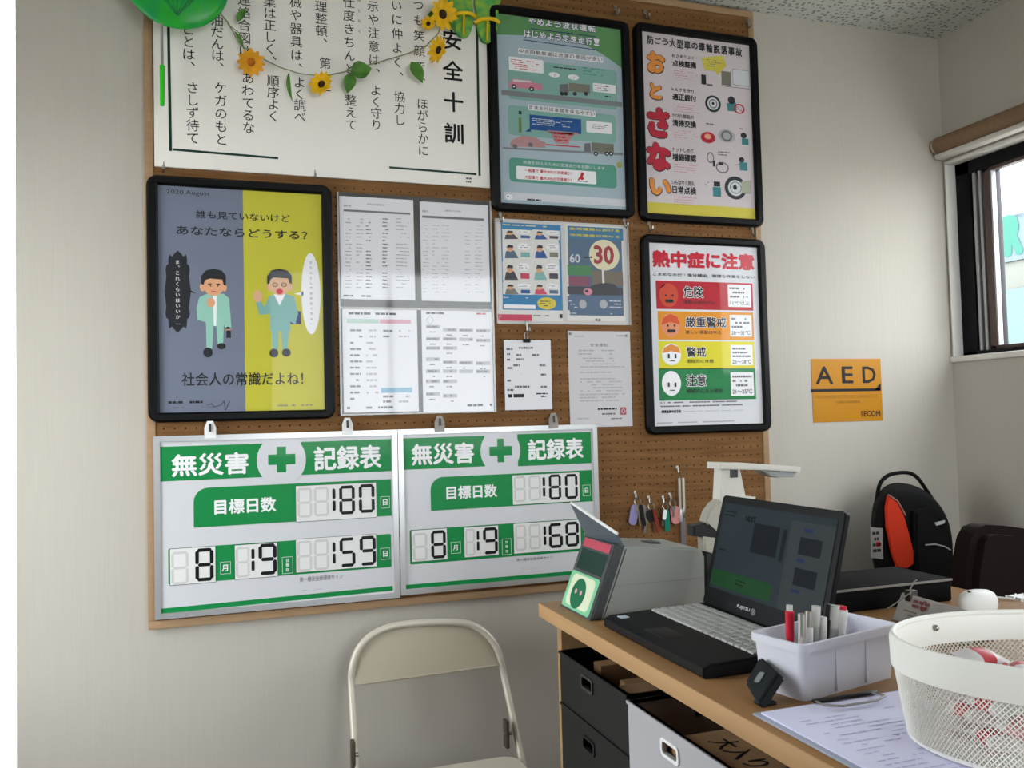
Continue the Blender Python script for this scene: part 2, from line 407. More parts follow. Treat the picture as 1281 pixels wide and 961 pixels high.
for a, bb in (((XL+.05, 0), (XL+.09, 2.56)), ((XL+.09, 0), (XE-.09, .04)), ((XL+.09, 2.53), (XE-.09, 2.56))): g.box((a[0], .05, a[1]), (bb[0], .09, bb[1]), white_alu, .003)
g.build('door_frame', d2)
g = G(); g.box((XL+.09, .068, .0), (XE, .072, 2.56), glass); g.build('pane', d2, smooth=False)
w2 = bpy.data.objects.new('window_2', None); COL.objects.link(w2); w2.location = (1.25, YR, RZ0); w2['kind'] = 'structure'; ORG['window_2'] = w2.location.copy()
g = G()
for a, bb in (((RX0, RZ0), (RX0+.05, RZ1)), ((RX1-.05, RZ0), (RX1, RZ1)), ((RX0, RZ0), (RX1, RZ0+.05)), ((RX0, RZ1-.05), (RX1, RZ1)), ((1.235, RZ0), (1.265, RZ1))): g.box((a[0], YR-.08, a[1]), (bb[0], YR-.04, bb[1]), black_alu, .003)
g.build('window_frame', w2)
g = G(); g.box((RX0+.05, YR-.062, RZ0+.05), (RX1-.05, YR-.058, RZ1-.05), glass); g.build('pane', w2, smooth=False)
portal('daylight_right', (XR+.13, (WY0+WY1)/2, (WZ0+WZ1)/2), WY1-WY0, WZ1-WZ0, (0, R(90), 0))
bpy.data.objects['daylight_right'].data.size = WZ1-WZ0; bpy.data.objects['daylight_right'].data.size_y = WY1-WY0
portal('daylight_left', (XL-.115, (DY0+DY1)/2, (DZ0+DZ1)/2), DZ1-DZ0, DY1-DY0, (0, R(-90), 0))
portal('daylight_rear', (1.25, YR-.115, 1.75), 1.9, 1.5, (R(90), 0, 0))
# roller blind above the window
blind_m = mat('beige_blind_cloth', '836952', 0.8, var=0.06, scale=(4, 60, 60)); 
t = thing('roller_blind', 'beige rolled-up blind above the black framed window', 'blind', (XR-.035, -.9, 2.2))
yb = -.006
g = G(); g.tube([(XR-.035, yb-.012, 2.205), (XR-.035, -1.8, 2.205)], .03, blind_m, 20); g.build('fabric_roll', t)
g = G(); g.tube([(XR-.035, yb, 2.205), (XR-.035, yb-.012, 2.205)], .026, mat('blind_end_cap', 'c8b9a4', 0.5), 20); g.box((XR-.03, yb-.012, 2.2), (XR, yb, 2.235), casing_m); g.build('end_cap', t)
g = G(); g.box((XR-.05, -1.8, 2.158), (XR-.012, yb-.004, 2.176), mat('blind_bottom_rail', 'd3cfc6', 0.45), .005); g.build('bottom_rail', t)
# building across the street, seen through the window
bt = thing('office_building', 'pale blue building with green lettering seen through the window', 'building', (14, -1, -.12))
BX = 14.0
def fb(px, py): p = wp(px, py, X=BX); return p.y, p.z
y0, ztop = fb(1244, 274); yE = y0-9
fac = mat('pale_cladding', '535f66', 0.6); fac2 = mat('blue_panel', '50636b', 0.5); fac3 = mat('cream_panel', '5e605a', 0.6); teal = mat('teal_letter', '235c50', 0.5)
g = G(); g.box((BX+.05, yE, -.12), (BX+6, y0+3, ztop), fac); g.build('wall', bt)
z1 = fb(1262, 328)[1]; z2 = fb(1262, 362)[1]
g = G(); g.box((BX-.05, yE, z1), (BX+.05, y0+2.5, ztop-.1), fac); g.build('sign_band', bt)
g = G(); g.box((BX, yE, z2), (BX+.05, y0+2.5, z1), fac3, .01); 
for k in range(8): g.box((BX-.02, y0+2.4-k*1.1, z2), (BX+.04, y0+2.43-k*1.1, z1), mat('joint_grey', '50585c', .6))
g.build('window_band', bt)
g = G(); g.box((BX, yE, -.12), (BX+.05, y0+2.5, z2), fac2); g.build('base_panel', bt)
pb = Print(frame_M((BX-.06, 0, 0), (0, -1, 0), (0, 0, 1), (-1, 0, 0)), lambda x, y: (-fb(x, y)[0], fb(x, y)[1]))
pb.text('UR', (1233, 277), (1284, 318), teal, 1, 0.05); pb.build(bt, 'sign_letters')
# ------------------------------------------------------------------ pegboard
pm = bpy.data.materials.new('brown_pegboard'); pm.use_nodes = True; nt = pm.node_tree; N = nt.nodes; L = nt.links
b = N['Principled BSDF']; b.inputs['Roughness'].default_value = 0.7; b.inputs['Specular IOR Level'].default_value = 0.1
tc = N.new('ShaderNodeTexCoord'); sp = N.new('ShaderNodeSeparateXYZ'); L.new(tc.outputs['Object'], sp.inputs[0])
def fracc(o):
    a = N.new('ShaderNodeMath'); a.operation = 'MULTIPLY'; a.inputs[1].default_value = 1/0.0254; L.new(o, a.inputs[0])
    f = N.new('ShaderNodeMath'); f.operation = 'FRACT'; L.new(a.outputs[0], f.inputs[0])
    s = N.new('ShaderNodeMath'); s.operation = 'SUBTRACT'; s.inputs[1].default_value = 0.5; L.new(f.outputs[0], s.inputs[0])
    p = N.new('ShaderNodeMath'); p.operation = 'POWER'; p.inputs[1].default_value = 2; L.new(s.outputs[0], p.inputs[0]); return p.outputs[0]
ad = N.new('ShaderNodeMath'); ad.operation = 'ADD'; L.new(fracc(sp.outputs['X']), ad.inputs[0]); L.new(fracc(sp.outputs['Z']), ad.inputs[1])
ls = N.new('ShaderNodeMath'); ls.operation = 'LESS_THAN'; ls.inputs[1].default_value = 0.0085; L.new(ad.outputs[0], ls.inputs[0])
mp = N.new('ShaderNodeMapping'); mp.inputs['Scale'].default_value = (6, 6, 80); nz = N.new('ShaderNodeTexNoise'); nz.inputs['Scale'].default_value = 1; nz.inputs['Detail'].default_value = 5
L.new(tc.outputs['Object'], mp.inputs[0]); L.new(mp.outputs[0], nz.inputs['Vector'])
rp = N.new('ShaderNodeValToRGB'); rp.color_ramp.elements[0].color = rgb('6a492a'); rp.color_ramp.elements[1].color = rgb('7f5c39'); rp.color_ramp.elements[0].position = .35; rp.color_ramp.elements[1].position = .65
L.new(nz.outputs['Fac'], rp.inputs[0])
mx = N.new('ShaderNodeMix'); mx.data_type = 'RGBA'; L.new(ls.outputs[0], mx.inputs[0]); L.new(rp.outputs[0], mx.inputs[6]); mx.inputs[7].default_value = rgb('2a1d12'); L.new(mx.outputs[2], b.inputs['Base Color'])
pt = thing('pegboard', 'large brown perforated board mounted on the cream wall', 'pegboard', (-.177, -.016, .80))
PX0, PX1, PZ0, PZ1 = -.178, 1.628, .803, 2.585
g = G(); g.box((PX0+.018, -.016, PZ0+.018), (PX1-.018, -.004, PZ1-.018), pm); g.build('board', pt, smooth=False)
wood_edge = mat('wood_edging', 'a08262', 0.6, var=0.07, scale=(8, 8, 60))
g = G()
for a, bb in (((PX0, PZ0), (PX1, PZ0+.02)), ((PX0, PZ1-.02), (PX1, PZ1)), ((PX0, PZ0+.02), (PX0+.02, PZ1-.02)), ((PX1-.02, PZ0+.02), (PX1, PZ1-.02))): g.box((a[0], -.02, a[1]), (bb[0], 0, bb[1]), wood_edge, .0015)
g.build('edging', pt)
# ------------------------------------------------------------------ hooks
def hook(px, py, label, Y=-.016):
    p = wp(px, py, Y=Y-.004); g = G()
    g.tube([(p.x, Y+.002, p.z+.012), (p.x, Y-.006, p.z+.012), (p.x, Y-.007, p.z), (p.x, Y-.008, p.z-.012), (p.x, Y-.017, p.z-.017), (p.x, Y-.026, p.z-.012), (p.x, Y-.027, p.z-.004)], .0024, steel, 8)
    g.box((p.x-.0045, Y-.003, p.z+.004), (p.x+.0045, Y, p.z+.018), steel, .001)
    o = g.build('pegboard_hook', None, p); tag(o, label, 'hook', 'metal hooks on the brown board'); return o
HK = [(205, 208, 'metal hook above the top left corner of the grey and yellow poster frame'), (394, 218, 'metal hook above the top right corner of the grey and yellow poster frame'),
      (770, 14, 'metal hook over the top right of the green car and truck poster frame'), (808, 19, 'metal hook over the top left of the tyre poster frame'), (935, 30, 'metal hook over the top right of the tyre poster frame'),
      (812, 283, 'metal hook between the tyre poster and the heat stroke poster, left one'), (941, 289, 'metal hook between the tyre poster and the heat stroke poster, right one'),
      (626, 272, 'metal hook under the left corner of the green car and truck poster'), (781, 279, 'metal hook above the right corner of the blue traffic leaflets'),
      (659, 409, 'metal hook holding the small white slip below the blue leaflets')]
for h in HK: hook(*h)
# ------------------------------------------------------------------ framed posters
frame_m = mat('black_poster_frame', '060607', 0.45, spec=.15); acryl = clear_sheet('clear_acrylic', 0.02, ior=1.22)
def poster_frame(name, label, x0, z0, x1, z1, bar=.027, rad=.026):
    t = thing(name, label, 'poster', ((x0+x1)/2, -.02, z0))
    Y = -.02
    o = rrect(x0, z0, x1, z1, rad, 5); i = rrect(x0+bar, z0+bar*.9, x1-bar, z1-bar*.9, .0015, 5)
    mid = rrect(x0+.006, z0+.006, x1-.006, z1-.006, rad-.005, 5); mid2 = rrect(x0+bar-.005, z0+bar*.9-.005, x1-bar+.005, z1-bar*.9+.005, .004, 5)
    g = G(); tb = []
    W = WALL(Y)
    def lay(p, d): return [W @ Vector((a, b_, d)) for a, b_ in p]
    g.loft([lay(o, 0), lay(o, .010), lay(mid, .0165), lay(mid2, .0165), lay(i, .011), lay(i, .004)], frame_m, cap=False)
    g.build('frame', t)
    g = G(); g.box((x0+.01, Y-.004, z0+.01), (x1-.01, Y, z1-.01), mat('backing_board', '8d7f6d', .8)); g.build('backing_board', t, smooth=False)
    return t, Y-.0042
def cover(t, x0, z0, x1, z1, Y, name='cover_sheet', m=None):
    g = G(); g.poly([(x0, Y, z0), (x1, Y, z0), (x1, Y, z1), (x0, Y, z1)], m or acryl); return g.build(name, t, smooth=False)
# -- grey / yellow manners poster
t, Y = poster_frame('framed_poster', 'black framed poster half grey and half yellow with two men in suits', -.174, 1.311, .282, 1.931)
P = WPrint(Y); P.crop = (170, 200, 2.827)
gy = mat('poster_grey', '6f7688', .6); ye = mat('poster_yellow', 'bcb739', .6); mint = mat('mint_suit', '8fc0ae', .6); teal_s = mat('teal_suit', '79a9a2', .6); skin = mat('printed_skin', 'd8a079', .6); skin2 = mat('printed_skin_pale', 'd3a582', .6); ink = mat('soft_black_ink', '26272b', .6); navy = mat('navy_ink', '2c3560', .6)
P.raw([(-.147, 1.334), (.056, 1.334), (.056, 1.907), (-.147, 1.907)], gy, 0); P.raw([(.056, 1.334), (.256, 1.334), (.256, 1.907), (.056, 1.907)], ye, 0)
P.text('2020.August', (108, 104), (262, 132), ink); P.text('誰も見ていないけど', (212, 178), (545, 222), ink, bold=.012); P.text('あなたならどうする？', (143, 232), (607, 283), ink, bold=.02)
P.text('社会人の常識だよね！', (162, 753), (592, 796), ink, bold=.012)
sc_ = []
for k in range(40):
    a = 2*math.pi*k/40; rr = 1+.07*math.cos(a*12); sc_.append((148+44*rr*math.copysign(abs(math.cos(a))**.6, math.cos(a)), 466+136*rr*math.copysign(abs(math.sin(a))**.75, math.sin(a))))
P.poly(sc_, ink, 1); P.poly([(185, 455), (214, 474), (185, 466)], ink, 1); P.vtext('ま、これくらいはいいか…', (148, 352), (148, 585), .0115, white_ink)
P.ell((583, 328), (655, 618), white_ink, 1); P.poly([(560, 474), (592, 466), (592, 482)], white_ink, 1); P.vtext('きちんとしておかなくちゃ！', (620, 355), (620, 590), .0085, ink)
# left figure
P.poly([(248, 580), (275, 580), (270, 668), (250, 668)], mint, 1); P.poly([(283, 578), (312, 578), (308, 652), (290, 652)], mint, 1)
P.poly([(225, 486), (250, 474), (310, 474), (330, 490), (338, 598), (318, 600), (313, 584), (250, 588), (246, 574), (218, 566), (214, 525)], mint, 2)
P.poly([(272, 476), (286, 476), (284, 588), (276, 588)], white_ink, 3); P.ell((250, 488), (280, 522), skin, 4); P.ell((318, 590), (336, 612), skin, 2); P.rect((320, 603), (336, 630), ink, 3)
P.ell((226, 436), (246, 466), skin, 3); P.ell((304, 436), (322, 466), skin, 3); P.ell((237, 402), (313, 482), skin, 4); P.poly([(232, 440), (231, 412), (246, 392), (275, 385), (304, 392), (318, 410), (318, 446), (310, 442), (306, 424), (262, 420), (244, 426), (240, 442)], ink, 5)
P.rect((255, 437), (268, 441), ink, 5); P.rect((284, 438), (298, 442), ink, 5); P.ell((262, 444), (267, 449), ink, 5); P.ell((288, 444), (293, 449), ink, 5); P.rect((268, 464), (282, 467), red_ink, 5)
P.ell((238, 664), (272, 699), ink, 3); P.ell((287, 648), (318, 670), ink, 3)
# right figure
P.poly([(480, 598), (505, 598), (503, 672), (483, 672)], teal_s, 1); P.poly([(514, 598), (542, 598), (536, 672), (517, 672)], teal_s, 1)
P.poly([(470, 484), (495, 474), (530, 474), (560, 484), (574, 545), (562, 582), (546, 572), (546, 606), (476, 606), (474, 545), (436, 548), (424, 504), (442, 500), (454, 522)], teal_s, 2)
P.poly([(488, 476), (528, 476), (508, 516)], white_ink, 3); P.rect((546, 535), (584, 582), navy, 1); P.rect((556, 537), (566, 580), teal_s, 3); P.ell((414, 462), (448, 504), skin2, 3)
P.ell((462, 436), (482, 464), skin2, 3); P.ell((538, 436), (556, 464), skin2, 3); P.ell((472, 402), (546, 480), skin2, 4); P.poly([(464, 438), (464, 412), (478, 392), (507, 385), (536, 392), (551, 410), (551, 440), (543, 436), (538, 420), (486, 416), (476, 424), (471, 440)], ink, 5)
P.oring((482, 434), (502, 450), .3, ink, 5); P.oring((514, 434), (534, 450), .3, ink, 5); P.ell((496, 456), (520, 476), red_ink, 5)
P.ell((472, 668), (504, 699), ink, 3); P.ell((516, 668), (548, 696), ink, 3)
P.rows((115, 850), (272, 864), 1, ink, fill=.5, cw=.004); P.rows((130, 868), (330, 882), 1, dgrey, fill=.3, cw=.004); P.rows((500, 862), (640, 874), 1, dgrey, fill=.3, cw=.003)
for a_, b_ in (((252, 868), (268, 862)), ((268, 862), (276, 874)), ((276, 874), (300, 868)), ((300, 868), (312, 852)), ((312, 852), (316, 886)), ((316, 886), (332, 854))): P.line(a_, b_, .0015, ink, 2)
P.build(t, 'poster_sheet'); cover(t, -.147, 1.334, .256, 1.907, Y-.0035)
# -- green driving poster
t, Y = poster_frame('framed_poster', 'black framed green poster of pink cars and grey trucks with wavy headings', .730, 1.889, 1.179, 2.489)
P = WPrint(Y)
pbg = mat('poster_pale_blue', 'a3b4bd', .6); pgr = mat('poster_green', '5d8f5b', .6); ptl = mat('poster_teal', '7ea9a0', .6); ptl2 = mat('poster_deep_teal', '559482', .6); road = mat('poster_road', '7d8084', .6); pink = mat('poster_pink', 'c97f93', .6); pinkg = mat('poster_dusky_pink', 'b18687', .6); truck = mat('poster_truck', '77756a', .6); blue_b = mat('poster_blue', '23538f', .6); psh = mat('poster_sheet_white', 'c9ccd0', .6); nv = mat('heading_navy', '2a2f6e', .6)
a0, c0, a1, c1 = .757, 1.914, 1.152, 2.464
P.raw([(a0, c0), (a1, c0), (a1, c1), (a0, c1)], pbg, 0)
P.crop = (620, 10, 7.535)
arc = [(45, 30), (1200, 155), (1200, 400)]+[(x, 400-215*(1-((x-560)/640)**2)**.8) if x > 560 else (x, 185+ (560-x)*.0 + 55*((560-x)/520)**2 - 0) for x in (1120, 1000, 880, 760, 640, 520, 400, 280, 160, 45)]
P.raw([(a0, c1), (a0, c1-.062)]+[(a0+(a1-a0)*k/12, c1-.062+.012*math.sin(math.pi*k/12)-.055*max(0, (k-7)/5)**1.6) for k in range(1, 13)]+[(a1, c1)], pgr, 1)
def chip(txt, tl, br, n, m=nv, bold=.03):
    """heading on a stepped row of white chips"""
    (x0, y0), (x1, y1) = tl, br
    for k, ch in enumerate(txt):
        f0 = k/n; f1 = (k+1)/n; u0 = x0+(x1-x0)*f0; u1 = x0+(x1-x0)*f1; yo = (y1-y0)*f0
        if m is nv:
            P.text(ch, (u0+3, y0+yo+4), (u1+1, y0+yo+n_h-2), nv, 3, .07); P.text(ch, (u0+6, y0+yo+6), (u1-4, y0+yo+n_h-8), white_ink, 4, .025)
        else: P.rect((u0-3, y0+yo), (u1+3, y0+yo+n_h), white_ink, 2, .003); P.text(ch, (u0+4, y0+yo+6), (u1-4, y0+yo+n_h-8), m, 3, bold)
n_h = 84; chip('やめよう波状運転', (300, 85), (945, 168), 8); P.line((330, 195), (945, 272), .0025, nv, 3)
n_h = 88; chip('はじめよう定速走行！', (262, 200), (985, 290), 10); P.line((262, 300), (970, 398), .0025, nv, 3)
P.rect((110, 470), (1150, 960), ptl, 1, .012)
n_h = 60; chip('中央自動車道は渋滞の原因が多い', (215, 378), (1010, 462), 15, dgrey, .02)
P.rect((122, 455), (452, 620), white_ink, 2, .004); P.rows((140, 475), (430, 605), 5, red_ink, 3, .35, .8, .004)
P.rows((515, 545), (770, 590), 1, ink, 3, .7, .8, .006); P.ell((500, 600), (605, 660), white_ink, 2); P.ell((680, 620), (785, 685), white_ink, 2); P.line((552, 645), (565, 615), .001, ink, 3); P.line((732, 670), (750, 645), .001, ink, 3)
P.rows((820, 550), (1070, 660), 3, ptl2, 2, .5, .7, .006)
P.poly([(55, 770), (1190, 890), (1190, 935), (55, 820)], road, 2)
P.poly([(130, 700), (160, 665), (330, 680), (360, 705), (440, 722), (440, 775), (120, 745)], pink, 3); P.poly([(165, 672), (320, 686), (345, 705), (160, 695)], psh, 4)
for cx, cy in ((172, 742), (338, 765)): P.ell((cx-24, cy-24), (cx+24, cy+24), ink, 4); P.ell((cx-11, cy-11), (cx+11, cy+11), psh, 5)
P.rect((690, 705), (890, 805), truck, 3); P.poly([(605, 720), (680, 715), (690, 800), (600, 795)], dgrey, 3)
for cx in (625, 660, 745, 850): P.ell((cx-20, 790), (cx+20, 830), ink, 4)
P.rect((915, 705), (1130, 810), white_ink, 3, .003); P.rows((930, 720), (1110, 800), 3, dgrey, 4, .35, .8, .004); P.rows((935, 815), (1110, 850), 1, ink, 4, .7, .9, .01)
P.crop = (620, 120, 6.63)
P.rect((100, 75), (1000, 400), ptl, 1, .012); n_h = 52; chip('定速走行は車間を保ちやすい', (270, 70), (825, 130), 13, dgrey, .02)
P.rect((280, 155), (710, 318), blue_b, 3); P.poly([(280, 270), (245, 298), (300, 298)], blue_b, 3); P.rows((300, 180), (690, 275), 4, psh, 4, .4, .75, .006)
P.rect((190, 125), (215, 155), ink, 3); P.rect((190, 180), (215, 305), mat('pole_ink', '6d7a3c', .6), 3)
P.rect((430, 285), (680, 330), pinkg, 4); P.poly([(450, 300), (650, 310), (600, 400), (500, 395)], pinkg, 4); P.rows((480, 300), (640, 390), 3, red_ink, 5, .4, .7, .005)
P.poly([(60, 425), (1055, 475), (1055, 495), (60, 440)], road, 2)
P.poly([(120, 400), (135, 365), (220, 330), (330, 345), (380, 375), (412, 385), (410, 430), (120, 420)], pinkg, 3)
for cx, cy in ((160, 418), (288, 405)): P.ell((cx-20, cy-18), (cx+20, cy+20), dgrey, 4)
P.line((415, 405), (700, 425), .003, red_ink, 3)
P.rect((750, 205), (965, 320), white_ink, 3, .003); P.rows((770, 228), (950, 285), 3, dgrey, 4, .35, .8, .005)
P.rect((795, 385), (980, 475), truck, 3); P.poly([(735, 395), (785, 392), (790, 465), (732, 460)], dgrey, 3)
for cx in (830, 920, 955): P.ell((cx-18, 462), (cx+18, 500), ink, 4); P.ell((cx-8, 472), (cx+8, 490), psh, 5)
P.rect((110, 510), (1005, 770), ptl2, 2, .012); P.text('渋滞を抑えるために定速走行をお願いします', (225, 536), (905, 616), psh, 3, .01)
P.rect((170, 580), (835, 735), white_ink, 3, .004); P.text('一般車で 最大80%の渋滞減少！', (240, 602), (632, 660), red_ink, 4, .02); P.text('大型車で 最大30%の渋滞減少！', (240, 658), (628, 716), red_ink, 4, .02)
P.poly([(712, 632), (735, 640), (722, 672), (735, 690), (715, 700), (700, 690), (690, 705), (680, 695), (700, 665)], red_ink, 4); P.rows((672, 700), (770, 722), 1, dgrey, 4, .5)
P.ell((1000, 545), (1050, 600), mat('poster_dot_yellow', 'a3a05c', .6), 3)
P.rect((68, 795), (1080, 920), psh, 2); P.rows((260, 850), (400, 878), 1, ink, 3, .7, .9, .006); P.rows((460, 865), (980, 895), 1, dgrey, 3, .4, .7, .006); P.ell((80, 815), (140, 865), white_ink, 3); P.ell((95, 828), (108, 842), ink, 4)
P.build(t, 'poster_sheet'); cover(t, a0, c0, a1, c1, Y-.0035)
# -- tyre poster
t, Y = poster_frame('framed_poster', 'black framed pale pink poster of truck tyres with large orange and red letters', 1.195, 1.884, 1.632, 2.494)
P = WPrint(Y); a0, c0, a1, c1 = 1.222, 1.909, 1.605, 2.469
pkb = mat('poster_pale_pink', 'c9bfc2', .6); org = mat('poster_orange', 'd98a3d', .6); rdd = mat('poster_crimson', 'b3283b', .6); teal2 = mat('poster_person_teal', '3f8085', .6); yel2 = mat('poster_footer_yellow', 'c9bb4a', .6); tyre = mat('tyre_ink', '33343a', .6)
P.raw([(a0, c0), (a1, c0), (a1, c1), (a0, c1)], pkb, 0)
P.crop = (785, 10, 3.433)
P.text('防ごう大型車の車輪脱落事故', (85, 118), (490, 205), ink, 2, .02) if False else None
for k, ch in enumerate('防ごう大型車の車輪脱落事故'):
    u0 = 84+k*31.6; yo = 116+k*4.4; h = 42 if k in (0, 3, 4, 5, 7, 8, 9, 10, 11, 12) else 32
    P.text(ch, (u0, yo+(42-h)/2), (u0+29, yo+h+(42-h)/2), ink, 2, .03)
for ch, tl, br, m in (('お', (82, 182), (162, 285), org), ('と', (94, 320), (148, 395), org), ('さ', (82, 422), (182, 562), rdd), ('な', (80, 574), (188, 704), rdd), ('い', (94, 730), (188, 808), org)):
    P.text(ch, (tl[0]-3, tl[1]-3), (br[0]+4, br[1]+5), ink, 2, .075); P.text(ch, tl, br, m, 3, .06)
for (s1, s2, y) in (('おさまりよく', '点検整備', 196), ('トルクを守り', '適正締付', 340), ('さびた部品の', '清掃交換', 452), ('ナットしめて', '増締確認', 598), ('いちはやく見る', '日常点検', 738)):
    P.text(s1, (190, y), (285, y+27), ink, 2, .02); P.text(s2, (192, y+25), (296, y+66), ink, 2, .03); P.rows((198, y+68), (310, y+118), 4, pink, 2, .25, .8, .004)
P.poly([(318, 212), (410, 205), (425, 250), (405, 268), (388, 290), (375, 272), (330, 265)], yel2, 2); P.rows((340, 218), (405, 260), 4, dgrey, 3, .3, .8, .004)
P.rect((450, 262), (524, 338), psh, 2); P.outline((450, 262), (524, 338), .0012, dgrey, 3); P.rect((402, 270), (445, 335), truck, 2); P.rect((405, 336), (524, 348), ink, 3)
P.rect((316, 285), (338, 330), tyre, 2); P.rect((340, 325), (365, 337), dgrey, 2)
P.ell((332, 372), (402, 452), tyre, 2); P.ell((342, 383), (392, 441), psh, 3); P.oring((348, 390), (386, 434), .25, dgrey, 4); P.ell((361, 404), (373, 418), ink, 4)
P.ell((430, 378), (462, 415), tyre, 2); P.poly([(425, 410), (465, 405), (468, 445), (430, 442)], teal2, 2); P.oring((455, 410), (503, 458), .25, rdd, 3); P.line((462, 418), (497, 450), .002, rdd, 3)
P.ell((314, 530), (378, 584), rdd, 2); P.ell((330, 540), (360, 565), skin, 3); P.ell((388, 518), (462, 582), lgrey, 2); P.oring((400, 525), (450, 575), .3, dgrey, 3); P.ell((485, 535), (512, 562), tyre, 2); P.rect((490, 560), (520, 590), teal2, 2)
P.rows((320, 492), (385, 505), 1, ink, 2, .6, .9, .005); P.rows((480, 515), (520, 525), 1, dgrey, 2, .6)
P.oring((340, 618), (372, 668), .25, dgrey, 2); P.rect((366, 655), (376, 682), ink, 2); P.oring((378, 660), (436, 712), .2, dgrey, 2); P.rect((392, 662), (410, 676), tyre, 3)
P.rows((388, 612), (440, 640), 2, dgrey, 2, .4); P.ell((478, 640), (502, 665), tyre, 2); P.rect((482, 662), (515, 700), teal2, 2); P.line((462, 675), (485, 672), .002, dgrey, 2)
P.ell((415, 720), (512, 826), tyre, 2); P.ell((430, 737), (497, 810), psh, 3); P.ell((452, 760), (470, 782), ink, 4); P.oring((438, 745), (490, 800), .12, dgrey, 4); P.poly([(488, 745), (530, 740), (530, 800), (488, 795)], mat('flag_ink', 'a8ab98', .6), 5)
P.rect((370, 745), (398, 768), tyre, 2); P.rect((366, 768), (402, 812), teal2, 2); P.rows((330, 742), (360, 768), 2, dgrey, 2, .4)
P.raw([(a0, c0), (a1, c0), (a1, c0+.035), (a0, c0+.035)], yel2, 2); P.rows((100, 858), (545, 885), 1, mat('footer_ink', 'a39a4a', .6), 3, .5)
P.build(t, 'poster_sheet'); cover(t, a0, c0, a1, c1, Y-.0035)
# -- heat stroke poster
t, Y = poster_frame('framed_poster', 'black framed white poster with red, orange, yellow and green warning bands', 1.196, 1.240, 1.633, 1.844)
P = WPrint(Y); a0, c0, a1, c1 = 1.223, 1.265, 1.606, 1.819; P.raw([(a0, c0), (a1, c0), (a1, c1), (a0, c1)], mat('poster_cool_white', 'd2d2d6', .6), 0)
P.crop = (790, 270, 3.316); rd = mat('band_red', 'b01c2b', .6); og = mat('band_orange', 'd98c22', .6); yl = mat('band_yellow', 'd6cb2c', .6); gn = mat('band_green', '237a46', .6); hr = mat('heading_red', 'c02034', .6)
P.text('熱中症に注意', (85, 140), (510, 228), hr, 2, .05); P.text('こまめな水分・塩分補給、無理な作業をしない', (88, 234), (510, 262), ink, 2, .02)
bands = [((100, 268), (505, 394), rd, '危険', '運動は原則中止', '31℃以上'), ((108, 395), (508, 516), og, '厳重警戒', '激しい運動は中止', '28～31℃'), ((112, 520), (512, 634), yl, '警戒', '積極的に休憩', '25～28℃'), ((112, 634), (517, 760), gn, '注意', '積極的に水分補給', '21～25℃')]
facec = [rd, mat('face_hot', 'd0512d', .6), mat('face_warm', 'd88a3e', .6), white_ink]
for k, (tl, br, m, s1, s2, s3) in enumerate(bands):
    P.rect(tl, br, m, 1); (x0, y0), (x1, y1) = tl, br; h = y1-y0
    P.text(s1, (x0+112, y0+22), (x0+112+44*len(s1), y0+h*.60), white_ink, 3, .05); P.text(s1, (x0+114, y0+24), (x0+110+44*len(s1), y0+h*.58), ink, 4, .02)
    P.text(s2, (x0+115, y0+h*.66), (x0+115+19*len(s2), y0+h*.80), ink, 2, .01)
    P.rect((x0+298, y0+16), (x1-8, y1-14), white_ink, 2, .003); P.rows((x0+306, y0+24), (x1-16, y0+h*.62), 3, dgrey, 3, .45, .8, .004); P.text(s3, (x0+306, y0+h*.68), (x1-16, y0+h*.82), ink, 3, .01)
    ex0, ey0, ex1, ey1 = x0+12, y0+10, x0+95, y1-14
    P.ell((ex0, ey0), (ex1, ey1), white_ink if k else facec[0], 2)
    if k == 0: P.ell((ex0, ey0), (ex1, ey1), mat('face_burnt', 'c4472f', .6), 3); P.poly([(ex0+5, ey0+25), (ex0+2, ey0-6), (ex0+28, ey0+8)], rd, 3)
    elif k == 1: P.ell((ex0, ey0), (ex1, ey1), mat('face_hot_skin', 'd98a63', .6), 3); P.poly([(ex0+3, ey0+48), (ex0+10, ey0+20), (ex0+40, ey0+2), (ex1-14, ey0+14), (ex1-2, ey0+46), (ex0+40, ey0+36)], facec[1], 4)
    elif k == 2: P.ell((ex0, ey0), (ex1, ey1), white_ink, 3); P.poly([(ex0+3, ey0+40), (ex0+10, ey0+18), (ex0+40, ey0+2), (ex1-14, ey0+14), (ex1-2, ey0+40), (ex0+40, ey0+32)], facec[2], 4)
    yc = ey0+h*.38
    for ex in (ex0+26, ex0+54): P.rect((ex, yc), (ex+8, yc+(9 if k < 2 else 18)), ink, 5)
    if k < 2: P.rect((ex0+28, ey0+h*.55), (ex0+62, ey0+h*.66), ink, 5, .003)
    else: P.rect((ex0+34, ey0+h*.62), (ex0+56, ey0+h*.65), ink, 5)
P.rows((120, 768), (512, 790), 2, dgrey, 2, .35, .85, .003); P.text('環境省熱中症予防', (124, 806), (206, 818), ink, 2, .03); P.rows((215, 804), (510, 812), 1, lgrey, 2, .15, 1, .02); P.rows((105, 850), (520, 858), 1, lgrey, 2, .25, 1, .05)
P.build(t, 'poster_sheet'); cover(t, a0, c0, a1, c1, Y-.0035)
